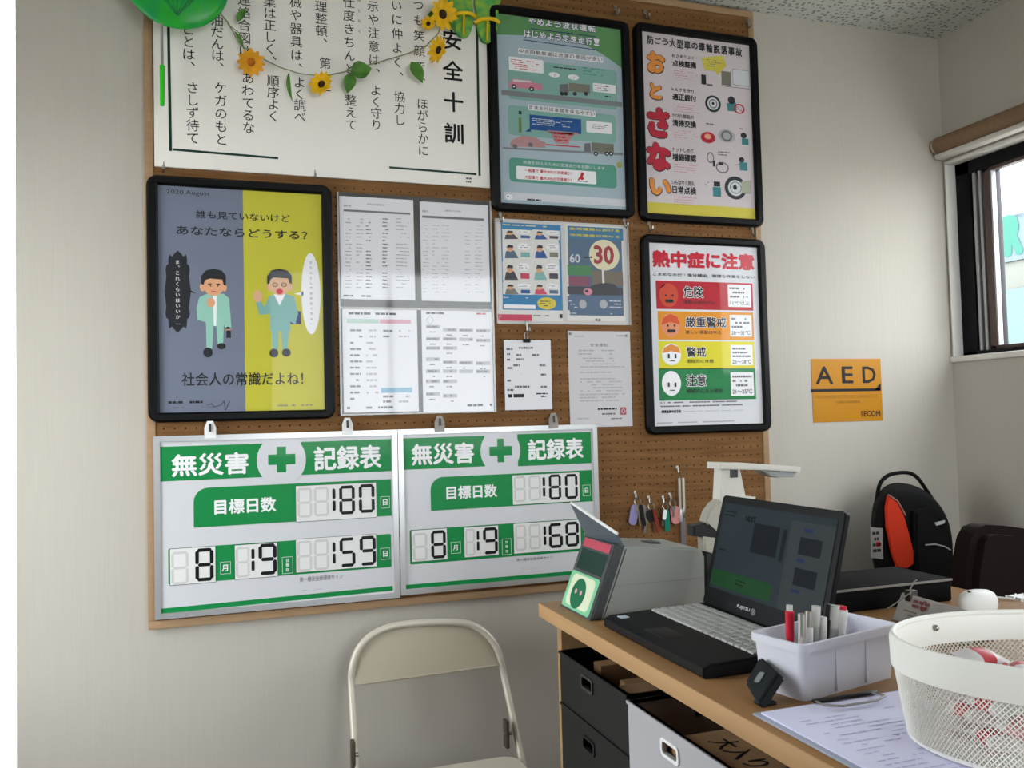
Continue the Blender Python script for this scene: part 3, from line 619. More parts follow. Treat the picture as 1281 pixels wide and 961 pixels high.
# ------------------------------------------------------------------ large safety rules sign
t = thing('safety_sign', 'large white sign of vertical black Japanese text with a dark green border', 'sign', (.28, -.018, 1.955))
sx0, sx1, sz0, sz1 = -.155, .727, 1.955, 2.56
g = G(); g.box((sx0, -.024, sz0), (sx1, -.0165, sz1), mat('sign_board_white', 'ebe7e0', .45), .001); g.build('board', t)
P = WPrint(-.0243); dgn = mat('dark_green_line', '17372b', .5)
P.line((209, -60), (213.5, 189), .007, dgn, 1); P.line((216, 187), (348, 198), .006, dgn, 1)
P.line((487, 209.5), (596, 218), .006, dgn, 1); P.line((595, -60), (600, 220), .007, dgn, 1)
P.vtext('安全十訓', (566, 31), (568, 187), .063, black_ink, 1, .02)
cz = .0335
cols = [('一、いつも笑顔で、', (520, -60), (528, 112)), ('ほがらかに', (528, 123), (530, 196)), ('二、互いに仲よく、', (493, -55), (500, 105)), ('協力し', (499, 114), (501, 158)), ('三、指示や注意は、', (464, -50), (470, 100)), ('よく守り', (470, 106), (471, 164)),
        ('四、身仕度きちんと', (434, -55), (439, 95)), ('整えて', (438, 118), (440, 164)), ('五、整理整頓、', (398, -45), (405, 62)), ('第一に', (406, 72), (408, 116)), ('六、機械や器具は、', (366, -55), (374, 94)), ('よく調べ', (374, 96), (376, 154)),
        ('七、作業は正しく、', (335, -50), (340, 84)), ('順序よく', (341, 94), (343, 153)), ('八、連絡合図は', (303, -40), (308, 72)), ('あわてるな', (309, 90), (312, 168)), ('九、無理と油だんは、', (268, -55), (275, 92)), ('ケガのもと', (275, 102), (278, 183)),
        ('十、知らぬことは、', (232, -50), (239, 92)), ('さしず待て', (239, 102), (243, 181))]
for s, a_, b_ in cols: P.vtext(s, a_, b_, cz, black_ink, 1, .004)
P.vtext('みじたく', (449, -6), (450, 46), .010, black_ink, 1); P.rows((583, 221), (592, 230), 2, dgrey, 1, .5, .9, .004)
P.build(t, 'lettering')
# ------------------------------------------------------------------ accident free record boards
alu = mat('board_aluminium', 'c4c5c6', 0.35, 0.7); bface = mat('board_white', 'cbcbcf', 0.3); green = mat('board_green', '06803f', 0.45); tile = mat('digit_tile', 'dcdbd9', 0.5); ghost = mat('digit_recess', 'c6c5c3', 0.5); seg = mat('digit_black', '0e0e10', 0.4)
def record_board(label, x0, x1, z0, z1, crop, K):
    t = thing('record_board', label, 'board', ((x0+x1)/2, -.02, z0))
    Y = -.034; fwd = .014
    g = G(); o = [(x0, z0), (x1, z0), (x1, z1), (x0, z1)]; i = [(x0+fwd, z0+fwd), (x1-fwd, z0+fwd), (x1-fwd, z1-fwd), (x0+fwd, z1-fwd)]
    g.ring(o, i, .016, alu, WALL(-.0205)); g.build('frame', t, smooth=False)
    g = G(); g.box((x0+.008, Y+.002, z0+.008), (x1-.008, -.021, z1-.008), bface); g.build('panel', t, smooth=False)
    P = WPrint(Y+.0018); P.crop = crop; P.STEP = .0003
    P.rect(*K['hl'], green, 1); P.rect(*K['hr'], green, 1); P.ell(*K['circ'], bface, 2, 40); P.rect(*K['cv'], green, 3); P.rect(*K['ch'], green, 3.2)
    P.text('無災害', *K['t1'], white_ink, 3.3, .028); P.text('記録表', *K['t2'], white_ink, 3.3, .028)
    a, b_, c, d = P.box(*K['tab']); rr = min(.035, (d-b_)*.5); pts = [(a, b_), (c, b_), (c, d)]+[(a+rr-rr*math.sin(R(q)), d-rr+rr*math.cos(R(q))) for q in range(0, 91, 15)]
    P.raw(pts, green, 2.6); P.text('目標日数', *K['t3'], white_ink, 3.4, .028)
    P.rect(*K['row'], green, 1, .004)
    for q in K['win']: P.rect(*q, tile, 3.3); P.outline(*q, .001, dgn, 3.8)
    for q in K['gho']: P.seg7('8', *q, ghost, 3.8, .16)
    for ch, q in K['dig']: P.seg7(ch, *q, seg, 4.6, .2 if ch != '1' else .9)
    for s, q in K['lab']:
        P.outline((q[0][0]-3, q[0][1]-4), (q[1][0]+3, q[1][1]+4), .0008, white_ink, 3.6); P.vtext(s, ((q[0][0]+q[1][0])/2, q[0][1]), ((q[0][0]+q[1][0])/2, q[1][1]), K['ls']*(1 if len(s) == 1 else .52), white_ink, 3.6, .02)
    P.text('第一種安全管理者サイン', *K['n1'], dgrey, 2); P.rows(*K['n2'], 1, dgrey, 2, .5, .6, .006); P.line(*K['gl'], K['gw'], green, 1)
    P.build(t, 'printed_face')
    cover(t, x0+fwd, z0+fwd, x1-fwd, z1-fwd, Y-.0006, 'cover_sheet', clear_sheet('clear_film', .04, ior=1.14))
    return t
K1 = dict(hl=((70, 134), (511, 264)), hr=((672, 113), (1063, 238)), circ=((483, 84), (697, 296)), cv=((569, 134), (611, 243)), ch=((533, 168), (650, 208)), t1=((118, 166), (450, 250)), t2=((728, 133), (1020, 226)),
          tab=((213, 312), (1063, 430)), t3=((302, 361), (568, 412)), row=((104, 572), (1063, 650)),
          win=[((650, 302), (1000, 437)), ((110, 572), (310, 715)), ((388, 556), (576, 690)), ((650, 530), (1000, 648))],
          gho=[((658, 312), (722, 436)), ((729, 308), (795, 430)), ((117, 586), (193, 722)), ((394, 566), (455, 692)), ((658, 540), (722, 666)), ((729, 534), (795, 660))],
          dig=[('1', ((806, 305), (823, 418))), ('8', ((837, 302), (906, 422))), ('0', ((921, 296), (991, 415))), ('8', ((220, 572), (300, 707))), ('1', ((459, 563), (476, 675))), ('9', ((491, 552), (571, 680))), ('1', ((807, 536), (823, 642))), ('5', ((839, 526), (908, 646))), ('9', ((925, 519), (996, 640)))],
          lab=[('日', ((1018, 352), (1052, 392))), ('月', ((331, 633), (370, 674))), ('日現在', ((596, 612), (637, 672))), ('日', ((1018, 574), (1054, 612)))], ls=.0185, n1=((668, 694), (852, 700)), n2=((680, 750), (1030, 722)), gl=((75, 840), (1068, 741)), gw=.0062*2)
record_board('white and green record board with 159 days on its lower row', -.162, .444, .829, 1.277, (180, 520, 3.431), K1)
K2 = dict(hl=((80, 132), (435, 252)), hr=((573, 114), (892, 238)), circ=((413, 92), (588, 278)), cv=((486, 134), (517, 234)), ch=((453, 168), (550, 204)), t1=((118, 156), (388, 238)), t2=((616, 136), (858, 218)),
          tab=((200, 300), (896, 402)), t3=((268, 338), (487, 384)), row=((111, 526), (896, 612)),
          win=[((550, 290), (843, 402)), ((117, 527), (275, 652)), ((343, 514), (495, 633)), ((555, 498), (848, 606))],
          gho=[((558, 296), (610, 404)), ((620, 292), (675, 398)), ((124, 540), (188, 655)), ((350, 522), (392, 634)), ((563, 506), (612, 612)), ((622, 502), (674, 606))],
          dig=[('1', ((679, 291), (694, 390))), ('8', ((707, 288), (762, 394))), ('0', ((776, 286), (833, 390))), ('8', ((202, 529), (268, 645))), ('1', ((397, 523), (411, 620))), ('9', ((425, 516), (490, 626))), ('1', ((683, 502), (698, 598))), ('6', ((707, 498), (769, 600))), ('8', ((778, 492), (838, 594)))],
          lab=[('日', ((856, 337), (884, 374))), ('月', ((291, 582), (328, 620))), ('日現在', ((510, 568), (545, 626))), ('日', ((862, 542), (888, 578)))], ls=.0165, n1=((570, 648), (725, 648)), n2=((590, 694), (778, 677)), gl=((90, 771), (893, 703)), gw=.0115)
record_board('white and green record board with 168 days, partly behind the grey device', .446, 1.031, .834, 1.277, (480, 510, 3.431), K2)
# white hangers over the record boards
for px, lb in ((263, 'white hanger over the left end of the 159 days board'), (434, 'white hanger over the right end of the 159 days board'), (549, 'clear hanger over the left end of the 168 days board'), (691, 'clear hanger over the right end of the 168 days board')):
    p = wp(px, 534, Y=-.03); hm = wht_plastic if px < 500 else mat('clear_hanger', 'a5a09a', .3, alpha=.75)
    g = G(); q = [(p.x-.014, 1.268), (p.x+.014, 1.268), (p.x+.014, 1.295), (p.x+.007, 1.312), (p.x-.007, 1.312), (p.x-.014, 1.295)]
    g.prism(q, .004, hm, WALL(-.0372), .001); g.box((p.x-.0045, -.0395, 1.278), (p.x+.0045, -.0165, 1.286), hm, .001); g.tube([(p.x, -.0165, 1.303), (p.x, -.045, 1.303), (p.x, -.045, 1.285)], .003, mat('dark_hook', '3a3836', .4, .6), 8)
    tag(g.build('board_hanger', None, (p.x, -.03, 1.268)), lb, 'hanger', 'hangers on the record boards')
# ------------------------------------------------------------------ four sheets in a clear holder
Yh = -.020
t = thing('document_holder', 'clear plastic holder with four printed sheets beside the grey and yellow poster', 'document holder', (.51, -.018, 1.31))
hx0, hx1, hz0, hz1 = .296, .730, 1.318, 1.918
g = G(); g.box((hx0, -.0185, hz0), (hx1, -.017, hz1), mat('holder_backing', '2b2826', .5)); g.build('backing', t, smooth=False)
clear_rail = mat('clear_rail', 'b9b5b0', .25, alpha=.7)
g = G(); g.box((hx0, -.024, hz0), (hx0+.005, -.0186, hz1), clear_rail, .001); g.box((hx1-.005, -.024, hz0), (hx1, -.0186, hz1), clear_rail, .001); g.box((hx0, -.024, hz0), (hx1, -.0186, hz0+.004), clear_rail, .001)
g.box((hx0, -.0225, 1.603), (hx1-.004, -.0186, 1.609), clear_rail, .001); g.build('rail', t)
def sheet(name, label, cat, tl, br, Y, m, group=None, th=.0006):
    a = wp(*tl, Y=Y); b_ = wp(*br, Y=Y); x0, z0, x1, z1 = a.x, b_.z, b_.x, a.z
    t = thing(name, label, cat, ((x0+x1)/2, Y, z0), group); g = G(); g.box((x0, Y, z0), (x1, Y+th, z1), m); g.build('paper', t, smooth=False)
    P = WPrint(Y-.0001); return t, P
pap = mat('office_paper', 'dcdbe0', .7)
grp = 'printed sheets in the clear holder'
t1, P = sheet('printed_sheet', 'A4 table sheet, top left of the four in the clear holder', 'paper', (424.3, 245), (519.5, 376), -.0195, pap, grp)
P.crop = (410, 225, 3.15); P.rect((62, 116), (325, 138), dgrey, 1); P.text('車両点検整備表', (155, 92), (222, 104), dgrey, 1); P.rows((62, 96), (100, 108), 1, lgrey, 1, .8)
for k in range(20):
    y = 150+k*14.2
    for xa, xb, m in ((70, 95, lgrey), (112, 140, lgrey), (150, 175, dgrey), (215, 240, dgrey), (270, 325, lgrey)): P.rows((xa, y), (xb, y+9), 1, m, 1, .55, .8, .005)
P.rows((62, 452), (210, 464), 1, ink, 1, .7, .8, .005); P.build(t1)
t2, P = sheet('printed_sheet', 'A4 table sheet, top right of the four in the clear holder', 'paper', (525, 252), (613.5, 378), -.0195, pap, grp)
P.crop = (410, 225, 3.15); P.rect((372, 140), (616, 162), dgrey, 1); P.text('運転日報', (460, 118), (525, 128), dgrey, 1); P.rows((372, 118), (405, 130), 1, lgrey, 1, .8)
for k in range(19):
    y = 176+k*14.6
    for xa, xb in ((375, 400), (412, 440), (450, 480), (540, 565), (580, 615)): P.rows((xa, y), (xb, y+8), 1, lgrey, 1, .4, .7, .004)
P.build(t2)
t3, P = sheet('printed_sheet', 'A4 list with green and pink headings, bottom left in the clear holder', 'paper', (428, 386), (524, 514.5), -.0195, pap, grp)
P.crop = (410, 225, 3.15); P.rows((82, 520), (328, 536), 1, ink, 1, .7, .85, .007); P.rect((75, 548), (202, 566), mat('pale_green_ink', '9fbfae', .7), 1); P.rect((205, 550), (328, 568), mat('rose_ink', 'c98a9c', .7), 1); P.rect((210, 820), (333, 838), mat('sky_ink', '7fa8c4', .7), 1)
for k in range(12):
    y = 588+k*24.5; P.rows((88, y), (138, y+11), 1, dgrey, 2, .7, .8, .006); P.rows((152, y), (202, y+11), 1, lgrey, 2, .7, .8, .006)
for y in (590, 612, 848, 868): P.rows((218, y), (270, y+11), 1, dgrey, 2, .7, .8, .006); P.rows((280, y), (325, y+11), 1, lgrey, 2, .7, .8, .006)
P.rows((75, 892), (270, 903), 1, dgrey, 1, .6); P.build(t3)
t4, P = sheet('printed_sheet', 'A4 chart of small grey boxes, bottom right in the clear holder', 'paper', (527, 388), (618, 514), -.0195, pap, grp)
P.crop = (410, 225, 3.15); P.rows((388, 520), (495, 532), 1, ink, 1, .7, .8, .006); P.rows((585, 522), (630, 534), 1, rdd, 1, .6)
for cx, ys in ((415, (580, 628, 664, 708, 755, 795, 845)), (482, (592, 628, 664, 720, 755, 795, 852)), (545, (594, 630, 722, 756)), (612, (596, 634, 724, 756))):
    for y in ys: P.rect((cx-28, y-8), (cx+28, y+6), lgrey, 1); P.rows((cx-26, y-6), (cx+26, y+4), 1, dgrey, 2, .7, .8, .005); P.rows((cx-14, y+16), (cx+14, y+24), 1, dgrey, 1, .6)
P.oring((386, 534), (420, 572), .1, dgrey, 1, 4); P.rows((550, 880), (650, 895), 1, ink, 1, .5); P.build(t4)
cover(t, hx0, hz0, hx1, hz1, -.0242, 'cover_sheet', clear_sheet('soft_clear_sleeve', .05, haze=.05))
# ------------------------------------------------------------------ two leaflets in a sleeve
t = thing('document_holder', 'clear sleeve holding two blue traffic leaflets under the green poster', 'document holder', (.95, -.018, 1.56))
q0 = wp(618, 273, Y=-.0175); q1 = wp(789, 407, Y=-.0175)
g = G(); g.box((q0.x, -.0175, q1.z), (q1.x, -.0168, q0.z), mat('sleeve_back', 'c5c2c0', .5)); g.build('backing', t, smooth=False)
g = G(); g.box((q1.x-.004, -.022, q1.z), (q1.x, -.0176, q0.z), clear_rail, .001); g.build('rail', t)
g = G(); g.box((q0.x, -.022, q1.z), (q0.x+.003, -.0176, q0.z), clear_rail, .001); g.build('rail', t)
P = WPrint(-.0181); 
cover(t, q0.x, q1.z, q1.x, q0.z, -.0225, 'cover_sheet', clear_sheet('soft_clear_sleeve_thin', .05, haze=.03))
lb = mat('leaflet_blue', '2a78a8', .6); ivory = mat('leaflet_ivory', 'd6d3cf', .6); lgreen = mat('leaflet_green', '3f7a4c', .6); lpurp = mat('leaflet_slate', '49627c', .6); dsl = mat('leaflet_dark', '3b3a44', .6); yll = mat('leaflet_yellow', 'd0bd38', .6); lred = mat('leaflet_red', '962634', .6); rose = mat('leaflet_rose', 'c23a58', .6)
t1, P = sheet('leaflet', 'blue bordered comic strip leaflet with a yellow bubble', 'leaflet', (621.6, 278), (704, 402.5), -.0182, ivory, 'traffic leaflets')
P.crop = (615, 270, 6.867); P.rect((78, 55), (612, 815), lb, 1); P.rect((90, 112), (587, 684), ivory, 1.5); P.rows((95, 70), (580, 105), 1, mat('pale_yellow_ink', 'c9cf9a', .6), 2, .8, .9, .012)
cells = [((90, 112), (345, 205)), ((350, 118), (585, 208)), ((92, 222), (345, 372)), ((352, 225), (585, 372)), ((92, 390), (340, 560)), ((345, 392), (585, 560)), ((95, 570), (345, 680)), ((350, 572), (585, 682))]
cc = [dsl, blue_b, lpurp, blue_b, dsl, teal_s, truck, rose]
for k, (tl, br) in enumerate(cells):
    P.rect(tl, br, ivory, 2); (x0, y0), (x1, y1) = tl, br; W_, H_ = x1-x0, y1-y0
    P.poly([(x0+W_*.08, y0+H_*.95), (x0+W_*.12, y0+H_*.55), (x0+W_*.4, y0+H_*.5), (x0+W_*.55, y0+H_*.95)], cc[k], 3); P.ell((x0+W_*.15, y0+H_*.2), (x0+W_*.36, y0+H_*.6), skin, 4); P.poly([(x0+W_*.14, y0+H_*.35), (x0+W_*.2, y0+H_*.17), (x0+W_*.36, y0+H_*.22), (x0+W_*.37, y0+H_*.36)], ink, 5)
    P.ell((x0+W_*.5, y0+H_*.08), (x0+W_*.95, y0+H_*.5), white_ink, 4); P.rows((x0+W_*.56, y0+H_*.18), (x0+W_*.9, y0+H_*.4), 2, dgrey, 5, .4, .8, .003)
    P.rect((x0+W_*.62, y0+H_*.6), (x0+W_*.94, y0+H_*.9), cc[(k+3) % 8], 3)
P.rect((105, 762), (378, 802), white_ink, 2); P.ell((390, 700), (555, 808), yll, 3); P.rows((415, 725), (530, 785), 3, dsl, 4, .4, .8, .005); P.rows((100, 695), (370, 715), 1, ivory, 2, .5)
P.rect((50, 845), (345, 905), rose, 3); P.rows((360, 848), (560, 870), 1, dgrey, 3, .5); P.rect((582, 845), (608, 880), ink, 3); P.build(t1)
t2, P = sheet('leaflet', 'dark traffic leaflet with a large red 30 on a round speed sign', 'leaflet', (706.5, 280), (782, 402), -.0182, ivory, 'traffic leaflets')
P.crop = (615, 270, 6.867); P.rect((650, 85), (1135, 862), lpurp, 1); P.rect((650, 85), (1130, 215), mat('leaflet_teal_blue', '2f6f93', .6), 2)
P.text('生活道路における', (668, 97), (1100, 142), yll, 3, .04); P.text('法定速度が変わる', (668, 152), (1100, 192), yll, 3, .04)
P.rect((650, 420), (860, 515), lgreen, 2); P.rect((660, 518), (840, 605), mat('leaflet_maroon', '7d4356', .6), 2); P.rect((650, 605), (1130, 685), dsl, 2); P.rect((860, 470), (1130, 605), mat('leaflet_brown', '6e6357', .6), 2)
P.poly([(780, 685), (860, 600), (960, 572), (1060, 590), (1090, 640), (1100, 685)], tyre, 3); P.ell((785, 620), (865, 685), pink, 4); P.ell((800, 635), (830, 660), ink, 5)
P.rect((945, 465), (968, 580), ivory, 4); P.ell((832, 200), (1100, 475), mat('sign_cream', 'd8cfae', .6), 5); P.text('30', (872, 252), (1052, 420), lred, 6, .03)
P.text('60', (668, 325), (760, 405), psh, 4, .02); P.line((785, 357), (858, 357), .004, ink, 6); P.poly([(850, 345), (872, 357), (850, 369)], ink, 6)
P.rect((650, 690), (1130, 820), mat('leaflet_footer', '4e6480', .6), 3); P.ell((750, 722), (815, 800), lgrey, 4); P.ell((925, 722), (995, 800), lgrey, 4); P.rows((660, 720), (740, 800), 3, psh, 4, .3, .6, .005); P.rows((1010, 720), (1120, 800), 3, psh, 4, .3, .7, .005); P.rows((660, 830), (1100, 852), 1, psh, 4, .4, .6)
P.rows((818, 880), (980, 908), 1, dgrey, 4, .8, .9, .009); P.build(t2)
# ------------------------------------------------------------------ slip with clip, and pinned letter
t1, P = sheet('slip', 'small white form hanging from a black clip under the leaflets', 'paper', (630, 425.5), (691, 512), -.024, mat('bright_paper', 'dedce0', .7))
P.crop = (610, 260, 3.43); P.text('安全運転日報', (132, 596), (195, 606), ink, 1, .02); P.rows((80, 600), (115, 614), 1, dgrey, 1, .6)
for y, xa, xb in ((628, 82, 102), (632, 122, 145), (652, 82, 102), (650, 122, 160), (632, 190, 232), (676, 110, 140), (688, 84, 108), (676, 222, 250), (714, 84, 150), (730, 84, 102), (742, 84, 102), (716, 228, 252), (768, 116, 180), (768, 228, 256), (782, 84, 114)): P.rows((xa, y-5), (xb, y+5), 1, dgrey, 1, .8, .9, .005)
P.rows((88, 795), (172, 818), 1, ink, 1, .6, .95, .012); P.rows((208, 792), (258, 815), 2, ink, 1, .5, .9, .006); P.build(t1)
p = wp(659, 426, Y=-.026); t = thing('binder_clip', 'black binder clip gripping the small white form', 'clip', (p.x, -.026, p.z))
g = G(); g.box((p.x-.011, -.029, p.z-.006), (p.x+.011, -.019, p.z+.005), blk_plastic, .002); g.build('body', t)
g = G(); g.tube([(p.x-.004, -.022, p.z+.004), (p.x-.005, -.021, p.z+.018), (p.x, -.021, p.z+.026), (p.x+.005, -.021, p.z+.018), (p.x+.004, -.022, p.z+.004)], .001, steel, 6); g.build('wire_handle', t)
t1, P = sheet('letter', 'white letter with a red seal pinned beside the heat stroke poster', 'paper', (710, 414), (791.5, 533), -.018, mat('letter_paper', 'c6c3c5', .7))
P.crop = (610, 260, 3.43); P.text('安全運転', (440, 582), (515, 596), dgrey, 1)
for y0, y1, n in ((605, 635, 2), (640, 688, 4), (700, 712, 1), (728, 790, 5), (795, 832, 3)): P.rows((395 if n != 2 else 388, y0), (590, y1), n, lgrey, 1, .4, .8, .006)
P.rows((372, 548), (420, 556), 1, lgrey, 1, .6); P.rows((550, 545), (600, 553), 1, lgrey, 1, .6); P.rows((472, 858), (560, 868), 1, ink, 1, .6, .9, .006); P.rows((490, 878), (548, 890), 1, dgrey, 1, .5); P.rect((568, 856), (595, 888), mat('seal_red', 'a4606a', .7), 1); P.oring((572, 860), (592, 884), .3, pkb, 2, 4); P.rows((385, 900), (440, 910), 1, lgrey, 1, .5); P.rows((530, 900), (585, 908), 1, dgrey, 1, .5); P.build(t1)
for px, py, lb in ((714, 417.5, 'silver pin at the top left of the letter with the red seal'), (784, 420, 'silver pin at the top right of the letter with the red seal')):
    p = wp(px, py, Y=-.02); g = G(); g.lathe([(0, 0), (.004, 0), (.004, .003), (.002, .006), (.0035, .009), (0, .0095)], steel, 12, frame_M((p.x, -.0183, p.z), (1, 0, 0), (0, 0, 1), (0, -1, 0))); tag(g.build('push_pin', None, p), lb, 'pin', 'silver push pins')
# ------------------------------------------------------------------ AED sign on the wall
am = mat('sign_amber', 'b5790a', .5)
a = wp(1014.5, 449, Y=-.001); b_ = wp(1104.5, 526, Y=-.001)
t = thing('wall_sign', 'amber AED sign on the cream wall above the backpack', 'sign', ((a.x+b_.x)/2, 0, b_.z)); g = G(); g.box((a.x, -.0015, b_.z), (b_.x, 0.0, a.z), am); g.build('sheet', t, smooth=False)
P = WPrint(-.0016); P.crop = (1000, 440, 9.61)
P.text('A', (190, 178), (408, 388), black_ink, 1, .015); P.text('E', (505, 178), (650, 380), black_ink, 1, .015); P.text('D', (752, 178), (922, 376), black_ink, 1, .015)
P.rect((140, 452), (975, 472), black_ink, 1); P.poly([(905, 455), (978, 375), (978, 468)], black_ink, 1)
brn = mat('amber_shade_ink', '9c6a12', .6); P.text('AUTOMATED EXTERNAL DEFIBRILLATOR', (205, 528), (940, 552), brn, 1); P.text('自動体外式除細動器', (448, 588), (730, 618), brn, 1, .02); P.text('SECOM', (735, 712), (975, 775), mat('sign_brown_ink', '4a2d10', .6), 1, .03); P.rows((175, 790), (400, 806), 1, brn, 1, .3, .8, .003)
P.build(t, 'lettering')
# ------------------------------------------------------------------ garland, fan, sandals
vine_m = mat('vine_green', '8c9474', .6); leaf_m = mat('leaf_green', '4f7f33', .55, var=.25, scale=(40, 40, 40)); petal_m = mat('petal_yellow', 'e8b412', .6, var=.12, scale=(60, 60, 60)); disc_m = mat('flower_disc', '35200f', .8, bump=.6, scale=(400, 400, 400)); petal2 = mat('petal_orange', 'dd9a22', .6, var=.15, scale=(60, 60, 60))
t = thing('flower_garland', 'garland of yellow artificial sunflowers and leaves draped over the white sign', 'garland', (.28, -.04, 2.2))
gp = [(255, -20), (262, 0), (285, 28), (300, 55), (318, 68), (350, 84), (375, 92), (405, 95), (430, 90), (465, 80), (500, 70), (530, 60), (548, 42), (556, 20), (562, -5)]
pth = [wp(x, y, Y=-.036-.006*math.sin(k*1.3)) for k, (x, y) in enumerate(gp)]
sm = []
for k in range(len(pth)-1):
    for s in (0, .5): sm.append(pth[k].lerp(pth[k+1], s))
sm.append(pth[-1])
g = G(); g.tube(smooth_path(sm, 2), .0016, vine_m, 6); g.tube([wp(285, 30, Y=-.036), wp(300, 42, Y=-.042), wp(304, 56, Y=-.038)], .0012, vine_m, 6); g.build('vine', t)
def flower(px, py, rad, tilt, yaw, mp, dm=None):
    c = wp(px, py, Y=-.055); M = Matrix.Translation(c) @ Matrix.Rotation(yaw, 4, 'Z') @ Matrix.Rotation(R(90)+tilt, 4, 'X')
    g = G()
    for k in range(12):
        a = 2*math.pi*k/12; Mp = M @ Matrix.Rotation(a, 4, 'Z') @ Matrix.Rotation(R(-18+8*(k % 2)), 4, 'Y')
        t_ = bmesh.new(); L_ = rad; pr = [(.2, .02), (.45, .17), (.75, .19), (1, .04)]
        top = [t_.verts.new((L_*x, L_*y, .002*(k % 2))) for x, y in pr]; bot = [t_.verts.new((L_*x, -L_*y, .002*(k % 2))) for x, y in pr]
        for i in range(3): t_.faces.new((bot[i], bot[i+1], top[i+1], top[i]))
        g.add(t_, mp, Mp)
    f = g.build('flower', t); 
    g = G(); g.ball((0, 0, .002), (rad*.30, rad*.30, rad*.2), dm or disc_m, M, 12); g.build('flower_disc', f)
flower(314, 77, .037, R(38), 0, petal2, mat('flower_disc_orange', 'b5661a', .8, bump=.5, scale=(400, 400, 400))); flower(403, 106, .036, R(-8), R(-35), petal_m); flower(550, 63, .040, R(0), R(-62), petal_m); flower(553, 18, .046, R(15), R(20), petal_m); flower(536, 30, .022, R(0), R(-20), petal_m)
def leaf(px, py, ln, wd, ang, yaw=0.0):
    c = wp(px, py, Y=-.048); M = Matrix.Translation(c) @ Matrix.Rotation(yaw, 4, 'Z') @ frame_M((0, 0, 0), (math.cos(ang), 0, math.sin(ang)), (-math.sin(ang), 0, math.cos(ang)), (0, -1, 0))
    t_ = bmesh.new(); n = 7; mid = []; lo = []; hi = []
    for k in range(n+1):
        u = k/n; wv = wd*math.sin(math.pi*u**.8)*.5; x = (u-.5)*ln; bend = -.25*ln*(u-.5)**2
        mid.append(t_.verts.new((x, 0, bend))); lo.append(t_.verts.new((x, -wv, bend+wv*.35))); hi.append(t_.verts.new((x, wv, bend+wv*.35)))
    for k in range(n):
        t_.faces.new((lo[k], lo[k+1], mid[k+1], mid[k])); t_.faces.new((mid[k], mid[k+1], hi[k+1], hi[k]))
    bmesh.ops.remove_doubles(t_, verts=t_.verts, dist=1e-6)
    g = G(); g.add(t_, leaf_m, M); g.build('leaf', t)
leaf(302, 18, .045, .018, R(62)); leaf(362, 108, .085, .016, R(-82), R(-50)); leaf(452, 88, .062, .048, R(20)); leaf(437, 104, .058, .034, R(-102)); leaf(522, 90, .066, .036, R(-62)); leaf(545, 21, .058, .034, R(22)); leaf(566, 30, .05, .02, R(-75)); leaf(300, 50, .05, .012, R(-55), R(30))
# green fan with a stick
fan_m = mat('fan_green_film', '2fb53a', .25, col2='1f9c62', scale=(14, 14, 6), trans=.15, alpha=.93)
c = wp(222, -22, Y=-.08); t = thing('hand_fan', 'shiny green fan on a stick in front of the white sign', 'fan', (c.x, -.05, 2.1))
g = G(); g.ball((c.x, -.080, c.z), (.122, .020, .118), fan_m, None, 32)
for k in range(7):
    a = R(-60+20*k); g.tube([(c.x, -.0935, c.z-.09), (c.x+.10*math.sin(a)*.6, -.101, c.z-.03), (c.x+.100*math.sin(a), -.093, c.z+.05)], .0011, mat('fan_rib', '1c7a4a', .4), 5)
g.build('blade', t)
p0 = wp(202, 20, Y=-.08); p1 = wp(203, 84, Y=-.08); p2 = wp(203, 132, Y=-.08)
g = G(); g.tube([(p0.x, -.08, p0.z+.02), (p1.x, -.08, p1.z)], .0035, mat('grey_rod', '8f8d8f', .4), 10); g.build('rod', t)
g = G(); g.tube([(p1.x, -.08, p1.z+.004), (p2.x, -.08, p2.z)], [.0062, .0055], mat('green_handle', '35c42f', .35), 12); g.build('handle', t)
# green paper sandals
sole_m = mat('sandal_mottled_green', '2f9a5a', .6, col2='8fb53a', scale=(55, 55, 55)); strap_m = mat('sandal_yellow_strap', 'e3bd18', .5)
def sandal(px, bot, label, lean):
    c = wp(px, bot, Y=-.04); ln = .215; t = thing('paper_sandal', label, 'decoration', (c.x, -.03, c.z), 'green sandals above the white sign')
    pts = []
    for k in range(28):
        a = 2*math.pi*k/28; x = math.sin(a); y = -math.cos(a); wv = .036 if y < 0 else .043
        pts.append((c.x+lean*(y+1)*.1+wv*math.copysign(abs(x)**.8, x)*(1-.12*math.exp(-(y/.3)**2)), c.z+ln/2*(1+y)))
    g = G(); g.prism(pts, .011, sole_m, WALL(-.0245), .002); g.build('sole', t)
    g = G(); z = c.z+.062; M = WALL(0)
    g.tube([(c.x-.036, -.036, z-.008), (c.x-.018, -.047, z), (c.x+.004, -.049, z+.004), (c.x+.020, -.047, z+.004), (c.x+.037, -.036, z+.002)], .0055, strap_m, 8); g.build('strap', t)
    g = G(); g.tube([(c.x, -.035, z-.055), (c.x, -.038, z-.03), (c.x, -.046, z)], .003, strap_m, 8); g.build('toe_post', t)
sandal(580.5, 46, 'green paper sandal with yellow strap, left one above the sign corner', -.03); sandal(610, 53, 'green paper sandal with yellow strap overlapping the green poster frame', .05)
